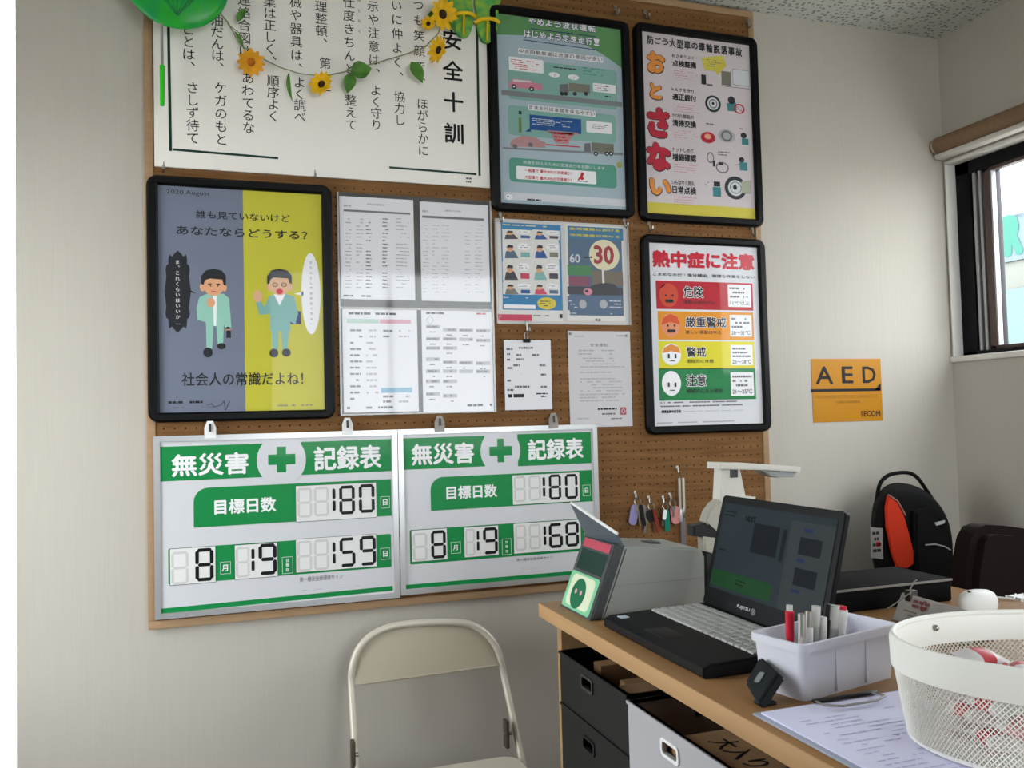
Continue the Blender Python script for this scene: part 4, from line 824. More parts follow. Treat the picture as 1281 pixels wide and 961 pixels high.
# ------------------------------------------------------------------ keys and strap on hooks
def key_set(px, py, label, items):
    """items: list of (kind, dx, length, width, material)"""
    h = wp(px, py, Y=-.03); hk = G(); hk.tube([(h.x, -.014, h.z+.01), (h.x, -.022, h.z+.01), (h.x, -.024, h.z-.004), (h.x, -.032, h.z-.008), (h.x, -.038, h.z-.001)], .0022, steel, 8); hk.box((h.x-.004, -.018, h.z+.004), (h.x+.004, -.016, h.z+.017), steel, .001)
    tag(hk.build('pegboard_hook', None, (h.x, -.016, h.z)), 'metal hook carrying '+label, 'hook', 'metal hooks on the brown board')
    t = thing('key_bunch', label, 'keys', (h.x, -.032, h.z-.01))
    g = G(); n = 18; g.tube([(h.x+.010*math.sin(2*math.pi*k/n), -.032+.004*math.cos(2*math.pi*k/n), h.z-.014+.010*math.cos(2*math.pi*k/n)) for k in range(n)], .0012, steel, 6, True); g.build('key_ring', t)
    for j, (kd, dx, ln, wd, m) in enumerate(items):
        g = G(); M = frame_M((h.x+dx*.4, -.030-.0035*j, h.z-.022), (1, 0, 0), (0, 0, 1), (0, -1, 0)) @ Matrix.Rotation(dx*14, 4, 'Z')
        if kd == 'tag': g.prism(rrect(-wd/2, -ln, wd/2, 0, wd*.42, 5), .003, m, M, .0008); g.build('key_tag', t)
        else:
            g.prism([(wd*.5*math.cos(2*math.pi*k/16), -wd*.5+wd*.5*math.sin(2*math.pi*k/16)) for k in range(16)], .002, m, M)
            g.prism([(-.003, -wd*.9), (.003, -wd*.9), (.003, -ln*.72), (.0045, -ln*.78), (.003, -ln*.84), (.0045, -ln*.9), (.001, -ln), (-.003, -ln*.96)], .0018, m, M); g.build('key', t)
lav = mat('lavender_tag', '8d86b0', .4); blkt = mat('black_tag', '17151a', .4); grn = mat('teal_tag', '14705f', .4); pnk = mat('pink_tag', 'c98583', .45); gk = mat('key_steel', '8b8883', .35, .8); brass = mat('key_brass', 'b9ac8c', .35, .8); dred = mat('dark_red_tag', '7a2a1c', .5)
key_set(797, 622, 'bunch of keys with a lavender tag', [('tag', -.016, .060, .026, lav), ('key', .004, .064, .022, brass), ('key', .022, .060, .024, gk), ('tag', .012, .064, .012, blkt)])
key_set(814, 628, 'bunch of keys with a square black fob', [('key', -.018, .072, .026, gk), ('key', .008, .070, .024, brass), ('tag', -.002, .036, .036, blkt), ('tag', .012, .070, .012, dred)])
key_set(832, 628, 'keys with a slim teal tag', [('key', -.010, .05, .018, gk), ('tag', .002, .066, .018, grn), ('tag', -.012, .03, .012, wht_plastic)])
key_set(841, 624, 'key with an oval pink tag', [('tag', .010, .054, .032, pnk), ('key', .0, .034, .014, gk)])
h = wp(850, 590, Y=-.03); hk = G(); hk.tube([(h.x, -.014, h.z+.01), (h.x, -.022, h.z+.01), (h.x, -.024, h.z-.004), (h.x, -.032, h.z-.008), (h.x, -.040, h.z-.001)], .0022, steel, 8); hk.box((h.x-.004, -.018, h.z+.004), (h.x+.004, -.016, h.z+.017), steel, .001)
tag(hk.build('pegboard_hook', None, (h.x, -.016, h.z)), 'metal hook holding the long grey hanging strap', 'hook', 'metal hooks on the brown board')
t = thing('key_strap', 'long grey strap with metal clasp hanging right of the keys', 'strap', (h.x, -.034, h.z-.01))
za = wp(853, 598, Y=-.034).z; zb = wp(853, 640, Y=-.034).z; zc = wp(853, 684, Y=-.034).z; xs = wp(852, 600, Y=-.034).x; 
g = G(); g.box((xs-.010, -.036, zb), (xs-.002, -.033, za), mat('strap_light', 'a9a39c', .4), .001); g.box((xs+.003, -.036, zb+.012), (xs+.011, -.033, za), mat('strap_pale', 'b8b3a0', .4), .001); g.tube([(xs-.006, -.034, za-.003), (h.x, -.034, za+.014), (xs+.007, -.034, za-.003)], .0015, steel, 6); g.build('loop', t)
g = G(); g.box((xs-.008, -.039, zb-.03), (xs-.001, -.032, zb+.006), mat('clasp_white', 'c9c7c4', .3, .5), .001); g.box((xs+.001, -.037, zb-.018), (xs+.010, -.033, zb+.012), steel, .001); g.build('clasp', t)
g = G(); g.box((xs-.006, -.036, zc), (xs+.010, -.033, zb-.005), mat('strap_mauve', '6c6468', .6), .001); g.build('band', t)
# ------------------------------------------------------------------ folding chair
ch_m = mat('chair_cream_enamel', 'c7c0b2', .35, .15); ch_p = mat('chair_back_plate', 'ada491', .5, .1)
t = thing('folding_chair', 'cream metal folding chair standing against the wall', 'chair', (.5, -.3, 0))
def pc(px, py, Y): return wp(px, py, Y=Y)
top = [(440, 862), (440, 840), (444, 822), (452, 807), (466, 794), (486, 785), (510, 780.5), (540, 778.5), (570, 778.5), (588, 781), (602, 788), (614, 799), (622, 812), (627, 828), (631.5, 850)]
path = [pc(x, y, -.11-.22*max(0, (0.76-wp(x, y, Y=-.11).z))*.6) for x, y in top]
A = path[0]; B = path[-1]
left_leg = [Vector((A.x-.003*k, A.y-.075*k, A.z-.16*k)) for k in (1, 2, 3)]; left_leg.append(Vector((A.x-.013, A.y-.30, 0.012)))
right_leg = [Vector((B.x+.012*k, B.y-.075*k, B.z-.16*k)) for k in (1, 2, 3)]; right_leg.append(Vector((B.x+.05, B.y-.30, 0.012)))
g = G(); g.tube(smooth_path(list(reversed(left_leg))+path+right_leg, 3), .0092, ch_m, 14); g.build('frame', t)
low0 = pc(447, 857, -.135); low1 = pc(623.5, 833, -.135)
g = G(); front = []
for k in range(len(path)): front.append(path[k])
outl = [(p_.x, p_.z) for p_ in path if p_.z > low0.z-.01]
cxm = sum(o_[0] for o_ in outl)/len(outl); czm = low0.z
t_ = bmesh.new(); nC = len(path); VV = []
for k in range(nC):
    row = []
    p_ = path[k]; lo = low0.lerp(low1, (p_.x-A.x)/(B.x-A.x))
    for s in (0, .33, .66, 1): row.append(t_.verts.new((p_.x, p_.y+(lo.y-p_.y)*s+.012*math.sin(math.pi*s)*0+.004, max(lo.z, p_.z)+(lo.z-max(lo.z, p_.z))*s)))
    VV.append(row)
for k in range(nC-1):
    for s in range(3):
        try: t_.faces.new((VV[k][s], VV[k+1][s], VV[k+1][s+1], VV[k][s+1]))
        except ValueError: pass
bmesh.ops.recalc_face_normals(t_, faces=t_.faces)
rs = bmesh.ops.extrude_face_region(t_, geom=list(t_.faces)); bmesh.ops.translate(t_, vec=(0, .004, 0), verts=[v for v in rs['geom'] if isinstance(v, bmesh.types.BMVert)])
bmesh.ops.remove_doubles(t_, verts=t_.verts, dist=1e-5)
g.add(t_, ch_p); g.tube([(low0.x+.004, low0.y+.004, low0.z), (low1.x-.004, low1.y+.004, low1.z)], .0035, ch_p, 8); g.build('backrest', t)
# seat
sL, sR = A.x+.018, B.x+.004
g = G(); M = frame_M((0, 0, .418), (1, 0, 0), (0, 1, 0), (0, 0, 1)); g.prism(rrect(sL, -.56, sR, -.20, .05, 6), .022, ch_m, M, .006); g.build('seat', t)
g = G(); g.tube([(A.x+.016, -.10, .012), (A.x+.014, -.20, .22), (A.x+.010, -.335, .42)], .009, ch_m, 12); g.build('rear_leg', t)
g = G(); g.tube([(B.x+.024, -.10, .012), (B.x+.014, -.20, .22), (B.x+.006, -.335, .42)], .009, ch_m, 12); g.build('rear_leg', t)
g = G(); g.tube([(A.x+.016, -.11, .10), (B.x+.024, -.11, .10)], .007, ch_m, 10); g.build('stretcher', t)
dk = mat('dark_bracket', '5a5348', .45, .5)
for q in (pc(634, 918, -.20), pc(442, 945, -.20)):
    g = G(); g.box((q.x-.006, q.y-.012, q.z-.035), (q.x+.004, q.y+.014, q.z+.035), dk, .003); g.tube([(q.x-.008, q.y, q.z), (q.x+.012, q.y, q.z)], .005, steel, 10); g.build('hinge_bracket', t)
for q in (left_leg[-1], right_leg[-1], Vector((A.x+.016, -.10, .012)), Vector((B.x+.024, -.10, .012))):
    g = G(); g.tube([(q.x, q.y, 0), (q.x, q.y, .03)], .0135, blk_plastic, 12); g.build('foot_cap', t)
# ------------------------------------------------------------------ counter
ZD = .918; CX0, CX1, CY0, CY1 = .614, 1.47, -2.05, -.645
desk_top = mat('beech_top', '8f6a42', .42, var=.07, scale=(50, 3, 50)); desk_edge = mat('beech_edge', 'b38d62', .5, var=.05, scale=(50, 4, 50)); desk_side = mat('beech_panel', '9c7b55', .55, var=.06, scale=(4, 4, 30))
t = thing('counter', 'beech topped counter carrying the laptop and the white basket', 'desk', (CX0, CY1, 0))
g = G(); g.box((CX0+.002, CY0, ZD-.028), (CX1, CY1, ZD), desk_top, .001); g.build('worktop', t)
g = G(); g.box((CX0-.001, CY0, ZD-.0275), (CX0+.002, CY1, ZD-.0005), desk_edge, .0006); g.build('edge_band', t)
g = G(); g.box((CX0+.03, CY1-.045, 0), (CX1-.03, CY1-.022, ZD-.028), desk_side, .001); g.build('side_panel', t)
g = G(); g.box((CX0+.03, CY0+.022, 0), (CX1-.03, CY0+.045, ZD-.028), desk_side, .001); g.build('side_panel', t)
g = G(); g.box((CX1-.05, CY0+.045, 0), (CX1-.03, CY1-.045, ZD-.028), desk_side, .001); g.build('back_panel', t)
g = G(); g.box((CX0+.006, CY0+.045, .50), (CX1-.05, CY1-.045, .52), desk_side, .001); g.build('shelf', t)
# ------------------------------------------------------------------ file boxes under the counter
def open_crate(name, label, x0, x1, y0, y1, z0, z1, m, mi, group, slot_z, slot_y=None, rim=None):
    t = thing(name, label, 'box', ((x0+x1)/2, (y0+y1)/2, z0), group); w_ = .006
    sy = slot_y if slot_y is not None else (y0+y1)/2; sh = .018; sl = .045
    g = G()
    # front wall (faces the room, x0) with a slot cut through
    def wallx(xa, xb):
        za, zb = slot_z-sh/2, slot_z+sh/2
        g.box((xa, y0, z0), (xb, y1, za), m); g.box((xa, y0, zb), (xb, y1, z1), m); g.box((xa, y0, za), (xb, sy-sl/2, zb), m); g.box((xa, sy+sl/2, za), (xb, y1, zb), m)
    wallx(x0, x0+w_); wallx(x1-w_, x1)
    g.build('body', t, smooth=False) if False else None
    xm = (x0+x1)/2-.06
    g.box((x0+w_, y0, z0), (x1-w_, y0+w_, z1), mi)
    g.box((x0+w_, y1-w_, z0), (x1-w_, y1, slot_z-sh/2), mi); g.box((x0+w_, y1-w_, slot_z+sh/2), (x1-w_, y1, z1), mi); g.box((x0+w_, y1-w_, slot_z-sh/2), (xm-.03, y1, slot_z+sh/2), mi); g.box((xm+.03, y1-w_, slot_z-sh/2), (x1-w_, y1, slot_z+sh/2), mi)
    g.box((x0+w_, y0+w_, z0), (x1-w_, y1-w_, z0+w_), mi)
    g.build('body', t, smooth=False)
    g = G(); M = frame_M((x0-.0015, 0, 0), (0, -1, 0), (0, 0, 1), (-1, 0, 0)); rim = rim or m
    g.ring(rrect(-sy-sl/2-.005, slot_z-sh/2-.005, -sy+sl/2+.005, slot_z+sh/2+.005, .008, 4), rrect(-sy-sl/2, slot_z-sh/2, -sy+sl/2, slot_z+sh/2, .005, 4), .0025, rim, Matrix.Translation((.0015, 0, 0)) @ M); g.build('handle_rim', t)
    if z1-z0 < .25 or True:
        g = G(); g.ring([(x0-.003, y0-.0005), (x1+.003, y0-.0005), (x1+.003, y1+.0005), (x0-.003, y1+.0005)], [(x0+w_, y0+w_), (x1-w_, y0+w_), (x1-w_, y1-w_), (x0+w_, y1-w_)], .005, m, frame_M((0, 0, z1-.005), (1, 0, 0), (0, 1, 0), (0, 0, 1))); g.build('rim', t, smooth=False)
    return t
blk_box = mat('black_card', '121311', .6, spec=.25); blk_in = mat('black_card_inside', '1b1a1a', .7); wht_box = mat('white_card', 'aba9ad', .5); wht_in = mat('grey_card_inside', 'bdbac2', .7)
bx0, bx1 = .636, 1.06
open_crate('storage_box', 'black open box of cardboard, upper of the two black boxes under the counter', bx0, bx1, -1.005, -.70, .732, .832, blk_box, blk_in, 'storage boxes under the counter', .803, -.835, mat('dark_slot_rim', '3a3632', .5))
open_crate('storage_box', 'lower black box with a slot handle beneath the other black box', bx0, bx1, -1.005, -.70, .521, .731, blk_box, blk_in, 'storage boxes under the counter', .690, -.835)
open_crate('storage_box', 'white box with a slot handle beside the black boxes under the counter', bx0-.002, bx1, -1.34, -1.009, .521, .826, wht_box, wht_in, 'storage boxes under the counter', .792, -1.15, wht_plastic)
card_m = mat('brown_cardboard', '91704f', .85, var=.08, scale=(12, 12, 12)); card2 = mat('brown_cardboard_pale', '94765a', .85, var=.08, scale=(12, 12, 12))
g = G(); g.box((.66, -.985, .80), (.80, -.90, .815), card2, .002); g.box((.655, -.98, .745), (.79, -.905, .799), card_m, .002)
tag(g.build('cardboard_box', None, (.72, -.94, .739)), 'brown cardboard carton nearest the front inside the upper black box', 'carton', 'cartons in the black box')
g = G(); g.box((.70, -.895, .739), (.86, -.84, .805), card_m, .002); tag(g.build('cardboard_box', None, (.78, -.87, .739)), 'dark cardboard carton in the middle of the upper black box', 'carton', 'cartons in the black box')
g = G(); g.box((.68, -.80, .739), (.90, -.765, .822), card_m, .002); tag(g.build('cardboard_box', None, (.78, -.78, .739)), 'narrow cardboard carton at the far end of the upper black box', 'carton', 'cartons in the black box')
t = thing('paper_bag', 'brown kraft package with black brush characters inside the white box', 'package', (.80, -1.24, .528))
kraft = mat('kraft_paper', 'a5825f', .85, var=.1, scale=(20, 20, 20), bump=.3)
g = G(); g.box((.648, -1.33, .528), (1.03, -1.12, .802), kraft, .008, 3); g.build('wrapper', t)
P = Print(frame_M((0, 0, .8022), (0, -1, 0), (1, 0, 0), (0, 0, 1)))
def kt(s, px0, py0, px1, py1):
    a_ = wp(px0, py1, Z=.8022); b_ = wp(px1, py0, Z=.8022); x0, x1 = sorted((-a_.y, -b_.y)); y0, y1 = sorted((a_.x, b_.x)); P.put(s, x0, y0, x1, y1, black_ink, 1, .01)
P.put('業務用', 1.165, .76, 1.315, .80, black_ink, 1, .01); P.put('大入り', 1.16, .69, 1.27, .735, black_ink, 1, .01); P.put('焼き', 1.285, .70, 1.325, .74, black_ink, 1, .01); P.build(t, 'lettering')
# ------------------------------------------------------------------ grey device with slanted face
dv = mat('device_grey_shell', '979994', .45); dvd = mat('device_dark_bezel', '474b4b', .45); dvg = mat('device_screen', '16322c', .15); lblr = mat('label_red', 'b84a5c', .6); lblg = mat('label_green', '7cc596', .5); lbld = mat('label_dark_green', '0f6a45', .5); bluegrey = mat('lid_smoke', '5b646d', .3)
y1d, y0d = -.69, -.836
t = thing('breath_tester', 'grey desktop device with slanted green and black front at the counter end', 'device', (.75, -.76, ZD))
prof = [(.668, ZD), (.885, ZD), (.892, ZD+.01), (.894, 1.018), (.889, 1.030), (.876, 1.037), (.80, 1.044), (.745, 1.049), (.722, 1.050)]
def xz(y): return frame_M((0, y, 0), (1, 0, 0), (0, 0, 1), (0, -1, 0))
g = G(); g.prism(prof, y1d-y0d, dv, xz(y1d), .004); g.box((.70, y0d-.0008, .978), (.886, y0d, .9795), mat('seam_grey', '8e908c', .5)); g.build('housing', t)
pf = [(.644, ZD), (.6675, ZD), (.7215, 1.053), (.700, 1.055)]
g = G(); g.prism(pf, y1d-y0d+.004, dvd, xz(y1d+.002), .003); g.build('front_bezel', t)
# slanted face frame: origin bottom, a along -y, b up the slope
ea = Vector((0, -1, 0)); eb = Vector((.056, 0, .137)).normalized(); en = eb.cross(ea) if eb.cross(ea).x < 0 else ea.cross(eb)
P = Print(frame_M(Vector((.644, 0, ZD))+en*.0004, ea, eb, en)); Lf = math.hypot(.056, .137)
fy0, fy1 = -y1d, -y0d
P.raw(rrect(fy0+.002, .004, fy1-.010, Lf*.52, .006, 4), lblg, 1); P.raw(rrect(fy0+.014, .010, fy1-.022, Lf*.49, .014, 4), mat('label_cream', 'd5dcc0', .5), 2)
P.raw([(fy0+.062+.032*math.cos(2*math.pi*k/24), Lf*.25+.030*math.sin(2*math.pi*k/24)*(1 if math.sin(2*math.pi*k/24) < 0 else 1)) for k in range(24)], lbld, 3)
for q in (fy0+.05, fy0+.074): P.raw([(q+.005*math.cos(2*math.pi*k/12), Lf*.27+.005*math.sin(2*math.pi*k/12)) for k in range(12)], mat('label_pink', 'd79aa5', .5), 4)
P.raw([(fy0+.014, Lf*.56), (fy1-.012, Lf*.56), (fy1-.012, Lf*.84), (fy0+.014, Lf*.84)], dvg, 1)
P.raw([(fy0+.012, Lf*.87), (fy1-.010, Lf*.87), (fy1-.010, Lf*.985), (fy0+.012, Lf*.985)], lblr, 2)
P.build(t, 'front_labels')
g = G(); l0 = wp(729, 626, Y=-.72); l1 = wp(770, 664, Y=-.80)
M = frame_M((0, 0, 0), (1, 0, 0), (0, 1, 0), (0, 0, 1))
q = [Vector((.668, -.70, 1.122)), Vector((.706, -.825, 1.073)), Vector((.718, -.825, 1.050)), Vector((.703, -.70, 1.050))]
t_ = bmesh.new(); vs = [t_.verts.new(v) for v in q]; f_ = t_.faces.new(vs); r_ = bmesh.ops.extrude_face_region(t_, geom=[f_]); bmesh.ops.translate(t_, vec=(.006, 0, .001), verts=[v for v in r_['geom'] if isinstance(v, bmesh.types.BMVert)]); bmesh.ops.recalc_face_normals(t_, faces=t_.faces); g.add(t_, bluegrey)
lid = g.build('lid', t, smooth=False)
g = G(); g.tube([q[0]+Vector((.003, .004, .002)), q[1]+Vector((.003, -.004, .002))], .003, wht_plastic, 8); g.build('lid_edge', lid)
g = G(); g.box((.80, -.785, 1.040), (.825, -.745, 1.0455), dvd, .001); g.build('vent', t)
# ------------------------------------------------------------------ laptop
LO = Vector((.649, -.886, ZD)); LW, LD, LH, LS, TI = .343, .205, .026, .208, R(15)
lap_m = mat('laptop_black', '0d0e11', .5, spec=.2); key_m = mat('laptop_key', 'b5b5b2', .5)
t = thing('laptop', 'open black laptop with pale keys on the counter', 'laptop', LO)
def LM(): return frame_M(LO, (1, 0, 0), (0, -1, 0), (0, 0, -1)) # not used for prints
g = G(); pr = [(0, .004), (.004, 0), (LD, 0), (LD+.006, .004), (LD+.006, LH), (LD-.01, LH), (.012, LH-.005), (0, LH-.010)]
g.prism([(LO.x+a_, ZD+b_) for a_, b_ in pr], LW, lap_m, xz(LO.y), .003); g.build('base', t)
g = G(); n = 0
for r_i in range(6):
    for c_i in range(18):
        xk = LO.x+LD-.022-r_i*.0168; yk = LO.y-.012-c_i*.0178; ke = .0154
        if r_i == 5 and 5 <= c_i <= 8: continue
        if r_i == 5 and c_i == 4: ke = .0154+.0178*4
        zt = ZD+LH-.005+.0052*((xk-LO.x)/LD)
        g.box((xk-.0074, yk-ke, zt-.003), (xk+.0074, yk, zt+.003), key_m, .0012, 1)
g.build('keyboard', t)
g = G(); zt = ZD+LH-.0045; g.box((LO.x+.018, LO.y-.20, zt-.002), (LO.x+.06, LO.y-.125, zt+.0012), mat('touchpad', '101115', .45, spec=.2), .001); g.build('touchpad', t)
g = G(); g.box((LO.x+.018, LO.y-.038, zt-.001), (LO.x+.034, LO.y-.022, zt+.0012), mat('sticker_blue_white', 'c2c8d6', .5)); g.build('sticker', t)
su = Vector((math.sin(TI), 0, math.cos(TI))); sn = Vector((-math.cos(TI), 0, math.sin(TI))); sa = Vector((0, -1, 0)); HO = LO+Vector((LD, 0, LH-.002))
SM = frame_M(HO, sa, su, sn)
g = G(); g.prism(rrect(0, 0, LW, LS, .008, 4), .010, lap_m, SM @ Matrix.Translation((0, 0, -.010)), .002); scr = g.build('screen_lid', t)
P = Print(SM @ Matrix.Translation((0, 0, .0004)))
d0, d1, e0, e1 = .014, LW-.014, .034, LS-.014
sbg = mat('display_grey', '20282e', .5, emit=.06, spec=.12); sgn = mat('display_green', '14381c', .5, emit=.06, spec=.12); sdk = mat('display_dark', '0a0e16', .5, emit=.05, spec=.12); stx = mat('display_text', '10141a', .25); side = mat('display_side', '2b3032', .5, emit=.06, spec=.12); sbl = mat('display_blue', '17224a', .5, emit=.05, spec=.12)
P.raw([(d0, e0), (d1, e0), (d1, e1), (d0, e1)], sbg, 1); P.raw([(d0, e0+.006), (d0+.185, e0+.006), (d0+.185, e0+.036), (d0, e0+.036)], sgn, 2); P.raw([(d0+.205, e0), (d1, e0), (d1, e1-.012), (d0+.205, e1-.012)], side, 2)
P.raw([(d0+.105, e0+.080), (d0+.178, e0+.080), (d0+.178, e0+.132), (d0+.105, e0+.132)], sdk, 3); P.raw([(d0+.188, e0+.076), (d0+.198, e0+.076), (d0+.198, e0+.13), (d0+.188, e0+.13)], sdk, 3)
P.put('NEXT', d0+.075, e1-.028, d0+.105, e1-.018, stx, 3, .02)
for a_, b_ in ((.235, .095), (.235, .045)): P.raw([(d0+a_, e0+b_), (d0+a_+.055, e0+b_), (d0+a_+.055, e0+b_+.028), (d0+a_, e0+b_+.028)], sdk, 3); P.raw([(d0+a_, e0+b_-.012), (d0+a_+.02, e0+b_-.012), (d0+a_+.02, e0+b_-.007), (d0+a_, e0+b_-.007)], sbl, 3)
P.raw([(d0+.24, e0+.132), (d0+.262, e0+.132), (d0+.262, e0+.138), (d0+.24, e0+.138)], sbl, 3)
P.rows((d0+.006, e1-.012), (d0+.055, e1-.026), 2, stx, 3, .3, .8, .006); P.rows((d0+.08, e0+.016), (d0+.115, e0+.028), 2, stx, 3, .3, .9, .005); P.rows((d0+.008, e0+.07), (d0+.03, e0+.075), 1, stx, 3, .5)
P.build(scr, 'display')
P = Print(SM @ Matrix.Translation((0, 0, .0006))); P.put('FUJITSU', .112, .013, .150, .020, mat('logo_white', 'd5d5d5', .4), 1, .02); P.raw([(.160+.007*math.cos(2*math.pi*k/16), .016+.006*math.sin(2*math.pi*k/16)) for k in range(16)], mat('sticker_grey', '6d6a70', .5), 1); P.build(scr, 'logo')
# ------------------------------------------------------------------ white desk lamp behind the laptop
lw = mat('lamp_white', 'd6d3cb', .4); lsh = mat('lamp_shell', 'b3aea2', .5)
YL = -.70
def LP(px, py): p = wp(px, py, Y=YL); return (p.x, p.z)
t = thing('desk_lamp', 'white desk lamp with a flat horizontal head behind the laptop', 'lamp', (LP(880, 735)[0]+.05, YL, ZD))
g = G(); g.prism([LP(890, 578), LP(930, 579), LP(990, 583), LP(989, 590), (LP(950, 587.5)), LP(890, 586)], .055, lw, xz(YL+.02), .002); hd = g.build('lamp_head', t)
g = G(); g.prism([LP(945, 588), LP(988, 590), LP(985, 596), LP(965, 597), LP(955, 594)], .04, mat('lamp_lens', 'a3a8a8', .3), xz(YL+.015), .002); g.build('lens', hd)
g = G(); g.prism([LP(896.5, 586), LP(919, 586), LP(926, 620), LP(939, 621), LP(938, 624), LP(900, 636), LP(898, 660), LP(893, 660)], .034, lw, xz(YL+.012), .002); g.build('upright', t)
g = G(); g.box((LP(906, 590)[0], YL-.025, LP(906, 597)[1]), (LP(915, 590)[0], YL-.0215, LP(906, 587)[1]), dvd, .001); g.build('hinge', t)
g = G(); g.prism([LP(898, 622), LP(899, 666), LP(893, 668), LP(884, 660), LP(876, 652), LP(880, 640), LP(888, 629)], .03, lsh, xz(YL+.008), .003); g.build('shell', t)
g = G(); g.prism([LP(862, 657), LP(882, 653), LP(896, 664), LP(894, 672), LP(862, 670)], .03, mat('lamp_dark_joint', '2e2c2d', .4), xz(YL+.01), .003); g.build('joint', t)
g = G(); g.prism([LP(874, 670), LP(892, 672), LP(892, 693), LP(875, 688)], .03, lsh, xz(YL+.008), .003); q = LP(884, 690)
g.box((q[0]-.012, YL-.018, ZD+.012), (q[0]+.022, YL+.010, q[1]), blk_plastic, .003); g.box((q[0]-.045, YL-.05, ZD), (q[0]+.07, YL+.04, ZD+.014), blk_plastic, .004); g.build('base', t)
# ------------------------------------------------------------------ stationery box and pens
BO = Vector((.718, -1.363, ZD)); BY = .2143; ba = Vector((math.sin(BY), -math.cos(BY), 0)); bb_ = Vector((math.cos(BY), math.sin(BY), 0))
BM = frame_M(BO, bb_, -ba, (0, 0, 1))   # x along the long side, y across
t = thing('stationery_box', 'white plastic box of pens beside the laptop', 'box', BO)
wb = mat('white_box_plastic', 'dadbe6', .4)
Lb, Wb, Hb = .188, .082, .076
def rr3(x0, y0, x1, y1, r, z): return [BM @ Vector((a_, c_, z)) for a_, c_ in rrect(x0, y0, x1, y1, r, 4)]
g = G(); e = .004
g.loft([rr3(.001, .001, Lb-.001, Wb-.001, .010, 0), rr3(-e+.001, -e+.001, Lb+e-.001, Wb+e-.001, .011, Hb-.012), rr3(-e-.003, -e-.003, Lb+e+.003, Wb+e+.003, .012, Hb-.011), rr3(-e-.003, -e-.003, Lb+e+.003, Wb+e+.003, .012, Hb), rr3(-e+.002, -e+.002, Lb+e-.002, Wb+e-.002, .009, Hb), rr3(.003, .003, Lb-.003, Wb-.003, .008, .004)], wb)
g.build('tub', t)
g = G()
for u in (.33, .66): g.box((Lb*u-.0012, -.0035, .004), (Lb*u+.0012, .0015, Hb-.014), wb, .0005, 1, M=BM)
g.build('rib', t)
g = G(); g.box((Lb*.55, .003, .004), (Lb*.55+.002, Wb-.003, Hb-.006), wb, 0, M=BM); g.build('divider', t)
def pen(px, ptop, bx, by, label, parts, rad=.0054, name='pen', tiltx=0.0):
    """stands in the box at local (bx,by); parts: list of (f0,f1,material,scale)"""
    base = BM @ Vector((bx, by, .006)); 
    # height so that its top shows at the photo row
    d = (base-CAM).dot(FW); tp = wp(px, ptop, Y=base.y); topv = Vector((tp.x, base.y, tp.z))
    t = thing(name, label, 'pen' if name != 'scissors' else 'scissors', base, 'pens standing in the white box')
    for f0, f1, m, s, nm in parts:
        g = G(); g.tube([base.lerp(topv, f0), base.lerp(topv, f1)], rad*s, m, 12); g.build(nm, t)
rp_ = mat('red_pen', 'c8243a', .35); clr = mat('clear_pen', 'c2c0bc', .2); slv = mat('silver_pen', 'b4b2ae', .3, .6); wp_ = mat('white_pen', 'dedddb', .4); nvp = mat('navy_grip', '3c3d5c', .5)
pen(987.5, 757, .020, .040, 'red pen in the white stationery box', [(0, .62, rp_, 1, 'barrel'), (.62, .93, rp_, 1.1, 'grip'), (.93, 1, clr, .8, 'button')])
pen(1012, 765, .030, .020, 'white pen with a silver clip, front of the stationery box', [(0, .8, wp_, 1.1, 'barrel'), (.8, 1, slv, 1, 'cap')])
pen(1003, 768, .018, .018, 'clear ballpoint beside the white pen at the front corner', [(0, .7, clr, 1, 'barrel'), (.7, 1, slv, 1, 'cap')])
pen(1021, 758, .045, .022, 'silver pen behind the white pen in the stationery box', [(0, .75, slv, 1, 'barrel'), (.75, 1, clr, 1.1, 'cap')])
pen(1030, 772, .055, .016, 'white pen with a navy grip in the stationery box', [(0, .55, nvp, 1, 'grip'), (.55, 1, wp_, .9, 'barrel')])
pen(1035, 756, .066, .030, 'black pen in the middle of the stationery box', [(0, .8, blk_plastic, 1.1, 'barrel'), (.8, 1, blk_plastic, .8, 'cap')])
pen(1043, 757, .082, .030, 'thick grey marker in the stationery box', [(0, .7, slv, 1.7, 'barrel'), (.7, 1, clr, 1.5, 'cap')])
pen(1053, 758, .098, .028, 'white marker with small black writing in the stationery box', [(0, .75, wp_, 1.5, 'barrel'), (.75, .95, wp_, 1.6, 'cap'), (.95, 1, rp_, 1.2, 'button')])
# ------------------------------------------------------------------ small black square device
t = thing('card_reader', 'small black square device leaning on the white stationery box', 'device', (.665, -1.33, ZD))
c0_ = wp(948, 883, Z=ZD+.004); 
# corners of its face in the photo, set on the counter and leaning back towards the box
f_bl = wp(948, 882, Z=ZD+.006); f_l = wp(931, 853, Y=-1.31); f_t = wp(950, 820, Y=-1.30); f_r = wp(974, 842, Y=-1.345)
cen = (f_bl+f_l+f_t+f_r)/4; n_ = (f_t-f_bl).cross(f_r-f_l).normalized()
if n_.dot(CAM-cen) < 0: n_ = -n_
t_ = bmesh.new(); vs = [t_.verts.new(v) for v in (f_bl, f_r, f_t, f_l)]; f_ = t_.faces.new(vs); r_ = bmesh.ops.extrude_face_region(t_, geom=[f_]); bmesh.ops.translate(t_, vec=-n_*.014+Vector((.004, 0, 0)), verts=[v for v in r_['geom'] if isinstance(v, bmesh.types.BMVert)])
bmesh.ops.recalc_face_normals(t_, faces=t_.faces); bmesh.ops.bevel(t_, geom=list(t_.edges), offset=.003, segments=2, affect='EDGES')
g = G(); g.add(t_, mat('device_charcoal', '1b2022', .45)); g.build('body', t)
exx = ((f_r-f_bl)+(f_t-f_l)).normalized(); eyy = n_.cross(exx)
if eyy.z < 0: eyy = -eyy
